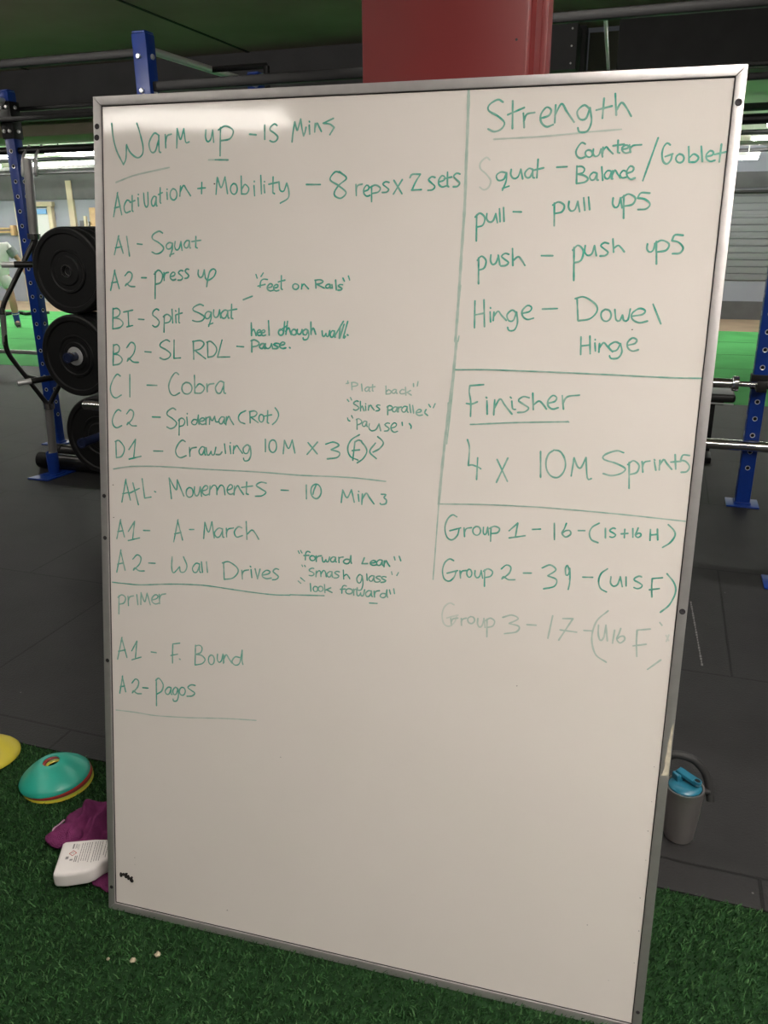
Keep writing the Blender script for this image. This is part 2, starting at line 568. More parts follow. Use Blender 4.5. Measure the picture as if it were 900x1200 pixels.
# red column the board leans on: boxed face, shadow groove, flange strip
mb = MB()
mb.box(M['column_red'], (-0.418, 1.655, 1.51), (0.305, 0.13, 2.98), bev=0.004)
mb.box(M['column_red'], (-0.2615, 1.668, 1.51), (0.010, 0.110, 2.98))
mb.box(M['column_red'], (-0.2560, 1.705, 1.51), (0.022, 0.060, 2.98), bev=0.003)
for z in (1.80, 2.4):
    mb.lathe(M['gasket'], [(0.0, 0.0012), (0.0022, 0.0012), (0.0022, 0)], c=(-0.285, 1.590, z), axis=(0, -1, 0), n=10)
struct(mb.build('column'))

# back wall, far left: doorway, leaning post, boards
def far_door():
    mb = MB()
    mb.box(M['cream'], (-12.78, YF - 0.05, 0.95), (0.15, 0.10, 1.90), bev=0.008)
    mb.box(M['cream'], (-11.99, YF - 0.05, 0.95), (0.10, 0.10, 1.90), bev=0.008)
    mb.box(M['cream'], (-12.38, YF - 0.05, 1.94), (0.94, 0.10, 0.09), bev=0.008)
    o = struct(mb.build('door_1'))
    MB().box(M['door_white'], (-12.38, YF - 0.025, 0.93), (0.64, 0.04, 1.86), bev=0.004).build('door_leaf', o)
    MB().box(M['sky_paint'], (-12.30, YF - 0.06, 1.80), (0.42, 0.02, 0.10)).box(M['sky_paint'], (-12.46, YF - 0.06, 1.35), (0.10, 0.02, 0.80)).build('door_surround', o)
    h = MB().tube(M['chrome'], fillet([(-12.12, YF - 0.05, 1.0), (-12.12, YF - 0.10, 1.0), (-12.22, YF - 0.10, 1.0)], 0.02), 0.009, 8)
    h.build('door_handle', o)
far_door()
slab('trim_6', M['cream'], -11.55, -11.42, YF - 0.06, YF, 0.0, 2.37)

# ------------------------------------------------------------ ceiling fittings (the light of the room) and added fill battens
def panel_light(x, y, label, m, strips=3, L=1.5, W=0.36, along='X', z=NEAR_CEIL, name='ceiling_light'):
    t = thing(name, (x, y, z), label, 'ceiling light', 'strip light fittings')
    def B(mm, mb, cx, cy, cz, sx, sy, sz, bev=0):
        mb.box(mm, (cx, cy, cz) if along == 'X' else (cy, cx, cz), (sx, sy, sz) if along == 'X' else (sy, sx, sz), bev)
    mb = MB()
    B(M['housing'], mb, 0, 0, -0.012, L + 0.06, W + 0.03, 0.024, 0.004)
    for k in range(strips + 1):
        B(M['housing'], mb, 0, -W / 2 + k * W / strips, -0.038, L + 0.04, 0.014, 0.03)
    mb.build('housing', t)
    for k in range(strips):
        mb = MB()
        B(m, mb, 0, -W / 2 + (k + 0.5) * W / strips, -0.033, L, W / strips - (0.034 if W < 0.3 else 0.050), 0.018, 0.005)
        mb.build('diffuser', t)
    return t
panel_light(-2.42, -1.065, 'three-strip ceiling fitting whose reflection shines in the top corner of the board', M['tube_row'], W=0.25)
panel_light(1.15, -0.25, 'bright three-strip ceiling fitting above and behind the camera', M['tube_near'], W=0.44)
panel_light(1.75, 1.6, 'three-strip ceiling fitting beside the whiteboard, over the rubber floor', M['tube_row'], W=0.44)

def batten(x, y, label, L=1.5, z=HALL_CEIL, drop=0.0, m='tube_hall', group='battens over the green lane'):
    t = thing('batten_light', (x, y, z), label, 'ceiling light', group)
    mb = MB().box(M['housing'], (0, 0, -0.02 - drop), (L, 0.07, 0.04), bev=0.004)
    if drop:
        for s in (-1, 1):
            mb.tube(M['housing'], [(s * L * 0.38, 0, 0), (s * L * 0.38, 0, -drop)], 0.006, 6)
    mb.build('housing', t)
    MB().tube(M[m], [(-L / 2 + 0.02, 0, -0.066 - drop), (L / 2 - 0.02, 0, -0.066 - drop)], 0.026, 10).build('lamp_tube', t)
for x, y in ((-2.9, 0.7), (-5.2, 1.6), (-3.1, 2.5), (-0.6, 2.9), (1.9, 3.2), (-5.6, 4.0), (-8.5, 3.0)):  # unseen lamps added to brighten the racks, floor and low ceiling
    batten(x, y, 'unseen fill batten added over the gym racks', z=NEAR_CEIL, drop=0.42, m='tube_fill', group='added fill battens over the racks')
ROWS = ((8.9, 0.0), (10.9, 0.0), (11.8, 0.0), (12.75, 0.0))
WORDS_ROW = ('first row past the soffit', 'second row, over the middle of the green lane', 'third row, over the far edge of the lane', 'last row, nearest the back wall')
for (y, dr), w in zip(ROWS, WORDS_ROW):
    for k, x in enumerate((-14.6, -12.6, -10.6, -8.6, -6.2, -3.6, -1.0, 1.25, 3.6)):
        if y in (8.9, 11.8) and x > -7:
            continue
        batten(x + (0.4 if y in (10.9, 12.75) else 0.0), y, 'white fluorescent batten in the ' + w, drop=dr)
batten(0.45, 12.9, 'short fluorescent batten hung low in front of the cladding of the back wall', L=1.2, drop=0.22)

# cable tray and dark conduits under the hall ceiling
mb = MB()
for s in (-0.06, 0.06):
    mb.box(M['cable'], (-5.0, 12.6 + s, 2.47), (22, 0.012, 0.05))
for i in range(74):
    mb.box(M['cable'], (-15.8 + i * 0.3, 12.6, 2.45), (0.02, 0.12, 0.008))
for i in range(8):
    mb.tube(M['cable'], [(-15.5 + i * 3, 12.6, 2.45), (-15.5 + i * 3, 12.6, HALL_CEIL)], 0.006, 6)
tag(mb.build('cable_tray'), 'long grey ladder cable tray hung under the hall ceiling before the back wall', 'cable tray')
for i, (y, z, r) in enumerate(((9.0, 2.50, 0.035), (9.9, 2.49, 0.05), (11.45, 2.50, 0.03), (13.1, 2.42, 0.025))):
    o = MB().tube(M['pipe'], [(-16.9, y, z), (6.9, y, z)], r, 10)
    for k in range(9):
        o.tube(M['pipe'], [(-16 + k * 2.7, y, z), (-16 + k * 2.7, y, HALL_CEIL)], 0.008, 6)
    tag(o.build('conduit'), 'black conduit hung under the hall ceiling, ' + ('nearest the soffit', 'second from the soffit', 'over the middle of the green lane', 'nearest the back wall')[i], 'conduit', 'black conduits under the hall ceiling')
o = MB().tube(M['pipe'], [(-6, YF - 0.07, 1.93), (6.9, YF - 0.07, 1.93)], 0.022, 10)
for k in range(6):
    o.box(M['pipe'], (-5.5 + k * 2.4, YF - 0.035, 1.93), (0.03, 0.07, 0.05))
tag(o.build('wall_pipe'), 'thin black pipe along the back wall above the ribbed cladding', 'pipe')
# dark olive duct panel over the far lane
mb = MB().box(M['ceiling'], (-9.0, 8.45, 2.52), (6.4, 0.75, 0.16), bev=0.01)
tag(mb.build('air_duct'), 'wide dark olive air duct under the hall ceiling just past the grey soffit', 'duct')
mb = MB().box(M['beam_grey'], (-1.22, 7.42, 2.80), (0.78, 0.30, 0.33), bev=0.006)
for x in (-1.57, -0.87):
    for z in (2.68, 2.80, 2.92):
        mb.lathe(M['bolt'], [(0.0, 0.004), (0.008, 0.003), (0.008, 0)], c=(x, 7.27, z), axis=(0, -1, 0), n=8)
tag(mb.build('speaker_box'), 'dark grey riveted box under the ceiling beside the red column', 'box')

# ------------------------------------------------------------ whiteboard leaning on the column
BW, BH, BT = 1.189, 1.765, 0.022
U3 = V((0.99864, 0.05191, -0.0040)).normalized()
LEAN, YAW = 0.172, 0.052
nb = V((-math.sin(YAW), math.cos(YAW), 0))
u0 = V((math.cos(YAW), math.sin(YAW), 0))
t0 = V((0, 0, 1)) * math.cos(LEAN) + nb * math.sin(LEAN)
U3 = u0 * math.cos(-0.004) + t0 * math.sin(-0.004)
T3 = t0 * math.cos(-0.004) - u0 * math.sin(-0.004)
N3 = U3.cross(T3)
BR = Matrix((U3, -N3, T3)).transposed()
board = thing('whiteboard', (-1.087, 1.196, 0.0), 'large portrait whiteboard covered in teal handwriting, leaning on the red column', 'whiteboard', rot=BR)
F = 0.0165
MB().box(M['board'], (BW / 2, 0.0055, BH / 2), (BW - 0.02, 0.010, BH - 0.02)).build('writing_panel', board)
MB().box(M['board_back'], (BW / 2, 0.0145, BH / 2), (BW - 0.02, 0.007, BH - 0.02)).build('backing_board', board)
def frame_bar(poly):
    mx = Matrix(((1, 0, 0, 0), (0, 0, -1, 0), (0, 1, 0, 0), (0, 0, 0, 1)))   # (x, y, z) -> (x, -z, y)
    return MB().prism(M['alu'], poly, -0.021, 0.0045, mx=mx, bev=0.0014, seg=2).build('frame_bar', board)
g = 0.0004
for poly in ([(0, 0), (F, F + g), (F, BH - F - g), (0, BH)], [(BW, 0), (BW, BH), (BW - F, BH - F - g), (BW - F, F + g)],
             [(g * 2, 0), (BW - g * 2, 0), (BW - F - g, F), (F + g, F)], [(g * 2, BH), (F + g, BH - F), (BW - F - g, BH - F), (BW - g * 2, BH)]):
    frame_bar(poly)
q = MB()
w_ = 0.0015
q.box(M['gasket'], (BW / 2, 0.0, F + w_ / 2), (BW - 2 * F, 0.0016, w_)).box(M['gasket'], (BW / 2, 0.0, BH - F - w_ / 2), (BW - 2 * F, 0.0016, w_))
q.box(M['gasket'], (F + w_ / 2, 0.0, BH / 2), (w_, 0.0016, BH - 2 * F - 2 * w_)).box(M['gasket'], (BW - F - w_ / 2, 0.0, BH / 2), (w_, 0.0016, BH - 2 * F - 2 * w_))
q.build('gasket', board)['label'] = 'dark gap line between panel and frame'
for (x, z, r) in ((0.0085, 1.7098, 0.0042), (0.0075, 1.6893, 0.0045), (BW - 0.0085, 1.7083, 0.0046), (BW - 0.0085, 0.863, 0.0042), (0.009, 0.9755, 0.0035), (0.009, 0.8846, 0.0035), (0.0095, 0.609, 0.0035), (0.0088, 0.0569, 0.0035), (BW - 0.009, 0.0484, 0.003)):
    mb = MB().lathe(M['gasket'], [(0, -0.0002), (r * 0.55, 0.0004), (r, 0.001), (r * 1.25, 0.0003), (r * 1.25, -0.001)], c=(x, -0.0047, z), axis=(0, -1, 0), n=16)
    mb.build('frame_screw', board)['label'] = 'dark screw head'
# coating worn off the right-hand bar
poly = [(0, 0.548), (0.003, 0.552), (0.005, 0.566), (0.004, 0.58), (0.007, 0.596), (0.006, 0.612), (0.009, 0.626), (0.0085, 0.64), (0.013, 0.652), (0.0135, 0.548)]
mx = Matrix(((1, 0, 0, BW - 0.0148), (0, 0, -1, 0), (0, 1, 0, 0), (0, 0, 0, 1)))
MB().prism(M['alu_worn'], poly, 0.0044, 0.0049, mx=mx).build('worn_patch', board)['label'] = 'beige worn patch on the frame'
# black residue near the bottom corner, stray dots
mb = MB()
mx = Matrix(((1, 0, 0, 0), (0, 0, -1, 0), (0, 1, 0, 0), (0, 0, 0, 1)))
for (x, z, w, h) in ((0.0315, 0.0905, 0.009, 0.013), (0.038, 0.0925, 0.007, 0.010), (0.0445, 0.0905, 0.009, 0.015), (0.051, 0.088, 0.008, 0.013), (0.0575, 0.084, 0.010, 0.013), (0.0605, 0.0805, 0.008, 0.008), (0.047, 0.096, 0.005, 0.006), (0.060, 0.0905, 0.006, 0.004)):
    k = [(x + w / 2 * math.cos(a) * random.uniform(0.8, 1.15), z + h / 2 * math.sin(a) * random.uniform(0.8, 1.2)) for a in (2 * math.pi * i / 9 for i in range(9))]
    mb.prism(M['black_mark'], k, 0.0, 0.0005, mx=mx)
mb.build('black_smudge', board)['label'] = 'small black smudge near the bottom corner'
mb = MB()
for (x, z) in ((0.068, 0.1415), (0.0679, 0.1243), (0.30, 0.062), (0.42, 0.45), (0.98, 0.90), (0.26, 1.60), (1.162, 0.56), (1.164, 0.49), (1.163, 0.43), (1.165, 0.37), (1.162, 0.29), (1.166, 0.22), (1.164, 0.15), (1.07, 0.21), (1.12, 0.10), (0.028, 0.93), (0.028, 1.0), (0.9, 0.68), (1.05, 1.35)):
    w = random.uniform(0.0008, 0.0018)
    k = [(x + w * math.cos(a) * random.uniform(0.6, 1.3), z + w * 0.7 * math.sin(a)) for a in (2 * math.pi * i / 7 for i in range(7))]
    mb.prism(M['gasket'] if z > 0.9 else M['print_grey'], k, 0.0, 0.0004, mx=mx)
o = mb.build('stray_marks', board)
o['kind'] = 'stuff'

INKS = {}
def write_line(text, density, width, data):
    verts, faces = [], []
    for si, st in enumerate(data.split(';')):
        pts = [tuple(float(c) * 0.0005 for c in p.split(',')) for p in st.split()]
        pts = catmull(pts, 0.0022)
        y = -0.00035 - 0.00001 * (si % 24)
        hw = width * 0.0005
        n = len(pts)
        base = len(verts)
        ph = random.uniform(0, 6)
        for i, (px, pz) in enumerate(pts):
            a, b = pts[max(0, i - 1)], pts[min(n - 1, i + 1)]
            dx, dz = b[0] - a[0], b[1] - a[1]
            L = math.hypot(dx, dz) or 1e-9
            h = hw * (1 + 0.10 * math.sin(ph + i * 0.31) + 0.06 * math.sin(i * 0.9 + ph * 2))
            nx, nz = -dz / L * h, dx / L * h
            verts += [(px + nx, y, pz + nz), (px - nx, y, pz - nz)]
            if i:
                k = base + 2 * i
                faces.append((k - 2, k - 1, k + 1, k))
        for e, sgn in ((0, -1), (n - 1, 1)):                        # rounded ends
            a, b = pts[max(0, e - 1)], pts[min(n - 1, e + 1)]
            ang = math.atan2(b[1] - a[1], b[0] - a[0]) + (math.pi if sgn < 0 else 0)
            k = len(verts)
            verts += [(pts[e][0] + hw * math.cos(ang + t), y, pts[e][1] + hw * math.sin(ang + t)) for t in (-1.57, -0.8, 0, 0.8, 1.57)]
            faces.append((k, k + 1, k + 2, k + 3, k + 4))
    me = bpy.data.meshes.new('handwriting')
    me.from_pydata(verts, [], faces)
    d = round(density, 2)
    if d not in INKS:
        INKS[d] = ink(d)
    me.materials.append(INKS[d])
    o = bpy.data.objects.new('drawn_line' if 'line' in text else 'handwriting', me)
    C.objects.link(o)
    o.parent = board
    o['label'] = 'teal marker ' + (text if 'line' in text else 'handwriting in the line ' + text.replace('Spiderman', 'row').replace('"', ''))
WRITING = [   # (text, ink density, nib width in mm, strokes in half-millimetres on the board)
    ('Warm up - 15 Mins', 0.84, 3.2, '77,3431 83,3380 98,3329 127,3278;127,3278 138,3300 142,3351;142,3351 158,3322 188,3302 210,3313 214,3343 199,3399 188,3428;284,3381 263,3389 241,3355 249,3323 267,3324 283,3367;283,3382 283,3345;283,3345 285,3322 291,3319;311,3383 313,3335;312,3355 319,3378 337,3384;360,3334 362,3403;362,3403 376,3364 390,3402;390,3402 396,3362 401,3351 413,3354'),
    ('Warm up - 15 Mins', 0.84, 3.2, '483,3394 482,3369 490,3353 503,3360 511,3391;511,3393 516,3350;544,3401 543,3301;535,3393 565,3406 596,3389 584,3361 545,3354;523,3287 576,3285'),
    ('Warm up - 15 Mins', 0.84, 3.2, '663,3374 690,3371;724,3404 725,3354;773,3401 763,3407 748,3397 746,3386 764,3374 777,3361 771,3348 758,3344 746,3349'),
    ('Warm up - 15 Mins', 0.84, 3.2, '834,3342 837,3374 843,3411;843,3411 853,3381 857,3389 866,3420;866,3420 873,3383 879,3362;879,3362 884,3373 888,3391;900,3398 903,3367;900,3411 901,3409;923,3403 922,3374;922,3387 930,3404 938,3392 948,3375;993,3418 954,3403;954,3403 980,3399 997,3387;997,3387 981,3363'),
    ('underline below Warm up', 0.44, 3.0, '92,3212 167,3235 247,3250 327,3263'),
    ('underline below Warm up', 0.44, 3.0, '495,3287 523,3287'),
    ('Activation + Mobility - 8 reps x 2 sets', 0.92, 3.1, '79,3083 99,3174;97,3171 116,3090;84,3116 110,3121;153,3140 141,3145 127,3121 134,3098 155,3103;164,3162 163,3106;163,3106 167,3102;154,3136 176,3143;190,3153 192,3122;191,3166 192,3165;215,3170 218,3133 226,3118 234,3127 233,3173;271,3154 260,3158 249,3140 253,3123 262,3124 270,3147;270,3155 270,3135;270,3135 271,3123 274,3122;288,3189 287,3136;287,3136 290,3132;280,3164 297,3171;317,3172 319,3146;318,3184 318,3182;343,3185 354,3181 360,3168 358,3152 348,3143 337,3147 331,3161 334,3176 343,3185;376,3194 373,3157;374,3173 389,3196 402,3181 419,3158;450,3184 482,3186;467,3206 466,3165;527,3162 532,3223;532,3223 548,3186 564,3224;564,3224 575,3164;599,3200 609,3197 615,3184 613,3169 604,3161 593,3165 587,3178 590,3192 599,3200;631,3226 633,3163;634,3179 647,3196 663,3181 654,3163 633,3162;684,3191 687,3155;685,3207 685,3205;711,3227 715,3162;725,3193 728,3165;726,3205 727,3204;761,3221 761,3165;761,3165 768,3161;744,3195 783,3202;785,3203 790,3174 805,3170 816,3198;816,3198 825,3172 823,3145 792,3127'),
    ('Activation + Mobility - 8 reps x 2 sets', 0.92, 3.1, '894,3192 949,3191;1025,3231 1005,3234 987,3208 1019,3187 1050,3162 1031,3142 1008,3150 1006,3166 1023,3189 1050,3211 1030,3229 1021,3235;1087,3189 1090,3151;1088,3167 1094,3185 1111,3190;1119,3165 1134,3170 1137,3181 1128,3186 1118,3173 1119,3157 1130,3148 1142,3151;1147,3182 1149,3129;1142,3178 1161,3186 1180,3176 1173,3162 1149,3157;1212,3194 1200,3197 1189,3189 1201,3179 1212,3170 1204,3161 1188,3160;1230,3201 1262,3155;1261,3203 1230,3154;1289,3209 1297,3220 1327,3220;1327,3220 1311,3195 1299,3168;1297,3167 1333,3168;1381,3208 1369,3211 1358,3201 1370,3189 1382,3178 1374,3167 1357,3165;1396,3193 1413,3198 1417,3208 1406,3214 1395,3200 1396,3185 1408,3176 1422,3179;1425,3225 1427,3179;1427,3179 1432,3176;1414,3203 1441,3209;1470,3218 1458,3221 1448,3211 1460,3199 1471,3188 1463,3177 1448,3176'),
    ('A1 - Squat', 0.79, 3.1, '80,2937 101,3010;99,3007 120,2943;85,2963 114,2968;137,3007 149,2932;184,2979 206,2977;297,3020 281,3027 255,3014 253,2998 281,2983 301,2965 291,2948 269,2941 250,2948;340,2981 326,2984 313,2974 318,2960 333,2963 341,2981;341,2981 339,2958 329,2932;329,2937 346,2943;352,2988 350,2968 358,2956 369,2962 377,2986;377,2988 382,2955;415,2990 403,2992 391,2978 396,2965 406,2966 414,2984;414,2990 414,2975;414,2975 416,2965 419,2964;442,3007 441,2967;441,2967 448,2964;424,2988 463,2993'),
    ('A2 - press up', 0.97, 3.2, '60,2798 81,2877;79,2874 100,2805;65,2827 93,2832;127,2856 144,2871 159,2862 153,2839 128,2817;128,2817 134,2825 150,2815 171,2814;202,2849 223,2849;264,2872 262,2769;259,2863 278,2879 296,2862 288,2833 264,2824;302,2870 303,2840;302,2852 308,2867 322,2871;331,2855 347,2859 351,2868 342,2872 331,2861 331,2849 342,2841 354,2845;386,2877 376,2879 366,2870 376,2861 385,2852 378,2843 364,2842;411,2883 403,2885 395,2877 403,2868 411,2860 405,2851 394,2849;453,2881 452,2864 460,2853 471,2858 478,2880;478,2882 483,2852;483,2852 494,2843 518,2856 528,2877 518,2886 503,2877 494,2849 489,2819'),
    ('B1 - Split Squat', 0.90, 3.1, '70,2727 67,2647;69,2724 89,2727 102,2716 95,2698 72,2689;72,2689 99,2685 115,2669 101,2652 67,2645;118,2713 160,2722;139,2718 141,2659;132,2655 159,2661;186,2687 211,2686;278,2724 268,2729 253,2718 251,2705 268,2693 280,2679 274,2664 261,2658 250,2664;303,2705 301,2639;298,2699 315,2709 332,2698 325,2680 303,2674;337,2729 340,2676;353,2707 355,2677;353,2724 355,2722;368,2733 367,2680;367,2680 371,2677;355,2708 382,2716;475,2746 459,2751 433,2739 431,2727 459,2716 479,2703 470,2689 448,2684 428,2688;509,2721 494,2724 482,2712 487,2697 501,2701 510,2721;510,2721 508,2696 498,2667;498,2673 516,2680;520,2731 519,2713 526,2702 538,2707 545,2730;545,2732 550,2701;581,2729 566,2731 551,2716 557,2701 570,2702 580,2722;580,2729 580,2712;580,2712 582,2702 586,2701;596,2754 595,2702;595,2702 602,2699;578,2729 618,2736'),
    ('B1 - Split Squat', 0.90, 3.1, '646,2772 662,2779'),
    ('"feet on Rails"', 0.97, 3.0, '645,2772 683,2786'),
    ('"feet on Rails"', 0.97, 3.0, '697,2867 702,2854;727,2873 718,2860;745,2849 728,2850 717,2841 715,2820;706,2824 736,2831;746,2818 762,2822 766,2830 756,2834 746,2824 746,2813 757,2807 770,2810;772,2818 786,2821 789,2828 781,2831 771,2823 772,2813 781,2807 793,2810;802,2864 802,2816;802,2816 807,2813;790,2841 817,2848;858,2835 867,2833 873,2827 871,2819 863,2814 854,2816 849,2823 851,2831 858,2835;886,2834 885,2816;885,2824 894,2835 902,2828 913,2817;940,2849 943,2820;938,2849 960,2851 971,2845 960,2837 943,2834;946,2834 976,2821;999,2834 990,2835 981,2828 985,2822 993,2822 999,2831;999,2834 999,2827;999,2827 1000,2822 1003,2822;1006,2834 1008,2821;1020,2851 1024,2815;1048,2834 1039,2835 1031,2830 1039,2825 1047,2820 1041,2815 1030,2814;1049,2858 1055,2847;1070,2866 1075,2852'),
    ('B2 - SL RDL -', 0.90, 3.1, '69,2582 66,2500;69,2579 86,2583 97,2571 91,2553 71,2544;71,2544 94,2540 109,2524 96,2506 66,2499;130,2572 151,2594 169,2582 162,2550 132,2518;132,2518 139,2530 159,2516 184,2515;214,2559 242,2558;326,2603 311,2609 287,2596 284,2582 311,2569 330,2554 321,2538 300,2531 282,2537;346,2609 345,2537;345,2537 374,2540'),
    ('B2 - SL RDL -', 0.90, 3.1, '431,2608 433,2537;428,2606 462,2611 478,2599 462,2579 435,2571;439,2571 485,2541;493,2606 495,2548;490,2605 507,2609 529,2591 533,2573 519,2553 495,2547;556,2616 537,2549;537,2549 590,2552'),
    ('B2 - SL RDL -', 0.90, 3.1, '620,2594 649,2593'),
    ('heel though wall. Pause.', 0.97, 3.3, '680,2685 682,2637;681,2650 690,2662 696,2652 701,2638;706,2648 717,2651 720,2657 713,2660 705,2652 706,2643 713,2638 723,2640;724,2648 735,2651 738,2657 731,2660 723,2652 724,2643 731,2638 741,2641;752,2695 756,2641;816,2657 801,2665 794,2652 801,2642 814,2649 819,2693;798,2659 830,2679;831,2695 825,2646;824,2657 836,2671 842,2658 847,2646;856,2666 864,2664 868,2657 867,2649 860,2645 852,2646 848,2653 850,2661 856,2666;872,2666 871,2655 877,2648 886,2651 891,2666;891,2666 896,2648;915,2662 906,2668 894,2658 899,2647 909,2648 915,2664;915,2664 919,2645 912,2630 899,2628 896,2635;926,2695 928,2649;928,2661 936,2673 942,2663 947,2650;972,2663 975,2645 982,2644 988,2654;988,2654 991,2644 998,2645 1003,2665;1022,2663 1013,2665 1005,2653 1008,2642 1016,2643 1022,2658;1022,2664 1022,2651;1022,2651 1023,2643 1026,2642;1024,2647 1043,2679 1056,2701;1044,2679 1042,2637 1059,2690;1073,2701 1058,2640 1066,2646;1073,2652 1076,2650;683,2619 684,2574;680,2617 695,2621 714,2611 708,2600 685,2594;737,2607 726,2608 716,2598 720,2590 729,2590 736,2603;736,2607 736,2597;736,2597 737,2590 741,2590;741,2608 740,2597 748,2590 759,2593 766,2608;766,2609 772,2590;796,2610 785,2611 774,2606 785,2601 795,2597 788,2591 773,2590;801,2603 817,2607 822,2613 812,2617 801,2607 801,2598 812,2592 826,2595;841,2597 844,2595'),
    ('C1 - Cobra', 0.77, 3.1, '99,2456 84,2463 65,2441 51,2406 58,2377 76,2366 102,2379;143,2464 142,2374'),
    ('C1 - Cobra', 0.77, 3.1, '222,2425 267,2426'),
    ('C1 - Cobra', 0.77, 3.1, '366,2474 352,2481 333,2460 321,2427 328,2399 345,2389 370,2401;398,2444 415,2441 425,2426 421,2408 406,2398 389,2401 380,2416 384,2434 398,2444;436,2474 438,2404;439,2422 458,2441 480,2427 467,2406 438,2403;491,2442 493,2411;492,2424 500,2440 522,2445;566,2451 548,2455 529,2430 537,2409 552,2411 565,2441;565,2452 565,2426;565,2426 567,2410 573,2409'),
    ('C2 - Spiderman (Rot)', 0.87, 3.0, '99,2313 86,2318 69,2301 58,2273 63,2251 79,2243 102,2253;126,2303 143,2321 158,2311 152,2284 127,2258;127,2258 133,2268 149,2256 171,2256'),
    ('C2 - Spiderman (Rot)', 0.87, 3.0, '245,2297 282,2298;352,2332 338,2338 316,2324 314,2309 338,2295 356,2279 347,2262 328,2254 312,2260;368,2295 367,2230;364,2289 379,2300 393,2290 387,2272 369,2265;402,2305 405,2272;404,2320 404,2318;446,2296 433,2297 423,2284 433,2276 446,2282 454,2316;454,2316 454,2289 457,2279;460,2291 477,2295 481,2303 471,2306 459,2296 460,2285 471,2279 485,2283;487,2309 488,2280;487,2293 492,2307 505,2312;503,2282 505,2313;505,2313 515,2297 526,2315;526,2315 530,2297 534,2293 542,2294;569,2313 557,2315 545,2300 550,2287 560,2289 569,2307;569,2313 569,2298;569,2298 570,2289 574,2288;578,2316 576,2284;577,2298 588,2319 596,2306 609,2287;661,2345 639,2333 630,2316 637,2300 658,2293;679,2343 681,2298;677,2342 699,2346 710,2338 700,2325 681,2320;684,2320 715,2301;726,2334 734,2332 739,2323 737,2311 731,2304 723,2306 718,2316 720,2328 726,2334;755,2350 754,2304;754,2304 760,2301;741,2328 772,2335;786,2363 798,2348 801,2332 791,2311 776,2297'),
    ('D1 - Crawling 10M x 3 (F)<', 0.87, 3.1, '73,2186 74,2118;70,2184 87,2190 109,2169 112,2148 98,2124 74,2117;166,2200 157,2127;134,2155 166,2200;134,2115 191,2131'),
    ('D1 - Crawling 10M x 3 (F)<', 0.87, 3.1, '250,2157 292,2159'),
    ('D1 - Crawling 10M x 3 (F)<', 0.87, 3.1, '395,2205 381,2210 363,2193 351,2166 358,2145 375,2138 399,2148;414,2182 416,2146;415,2161 423,2179 445,2185;483,2186 470,2189 457,2172 462,2157 473,2159 482,2180;482,2187 482,2169;482,2169 484,2159 487,2157;489,2186 493,2160 502,2158 511,2173;511,2173 515,2160 525,2162 532,2191;533,2162 550,2163 559,2174;570,2207 575,2169;594,2201 598,2170;596,2214 596,2212;611,2201 609,2171;609,2184 623,2204 634,2192 649,2175;682,2202 669,2210 652,2194 658,2176 672,2178 682,2205;682,2205 686,2173 676,2149 659,2145 654,2155'),
    ('D1 - Crawling 10M x 3 (F)<', 0.87, 3.1, '747,2237 748,2188;776,2236 786,2235 793,2225 795,2209 791,2195 782,2187 772,2189 765,2199 763,2214 767,2229 776,2236;824,2185 828,2238;828,2238 846,2207 861,2241;861,2241 873,2191'),
    ('D1 - Crawling 10M x 3 (F)<', 0.87, 3.1, '927,2235 966,2194;966,2240 924,2189;1000,2234 1031,2244 1054,2233 1024,2215 1023,2214;1023,2214 1057,2205 1049,2186 1008,2177;1135,2279 1103,2257 1090,2225 1101,2194 1133,2181;1118,2250 1112,2179;1118,2250 1132,2258 1145,2255;1108,2216 1138,2221;1145,2252 1162,2233 1167,2214 1153,2188 1130,2170;1200,2251 1179,2217 1206,2192;1208,2276 1226,2263 1231,2250 1216,2230 1192,2216'),
    ('dividing line under Crawling', 0.57, 2.6, '59,2068 128,2083 209,2091 328,2096 483,2098 708,2104 891,2104;891,2104 1103,2111 1247,2107'),
    ('"flat back"', 0.57, 2.6, '1075,2470 1085,2473;1081,2480 1082,2470;1097,2475 1099,2448;1095,2474 1107,2476 1121,2471 1117,2464 1099,2460;1136,2471 1140,2445;1167,2460 1159,2461 1150,2452 1154,2445 1161,2446 1167,2456;1167,2460 1167,2451;1167,2451 1168,2446 1171,2445;1180,2471 1180,2448;1180,2448 1183,2447;1171,2460 1190,2464;1232,2468 1234,2439;1234,2446 1243,2455 1254,2448 1248,2440 1234,2438;1273,2456 1265,2457 1256,2449 1260,2443 1267,2443 1273,2453;1273,2456 1273,2448;1273,2448 1274,2444 1277,2443;1303,2457 1295,2458 1287,2449 1292,2442 1306,2444;1308,2467 1311,2438;1328,2456 1311,2446;1316,2448 1332,2439;1338,2482 1339,2471;1355,2490 1353,2474'),
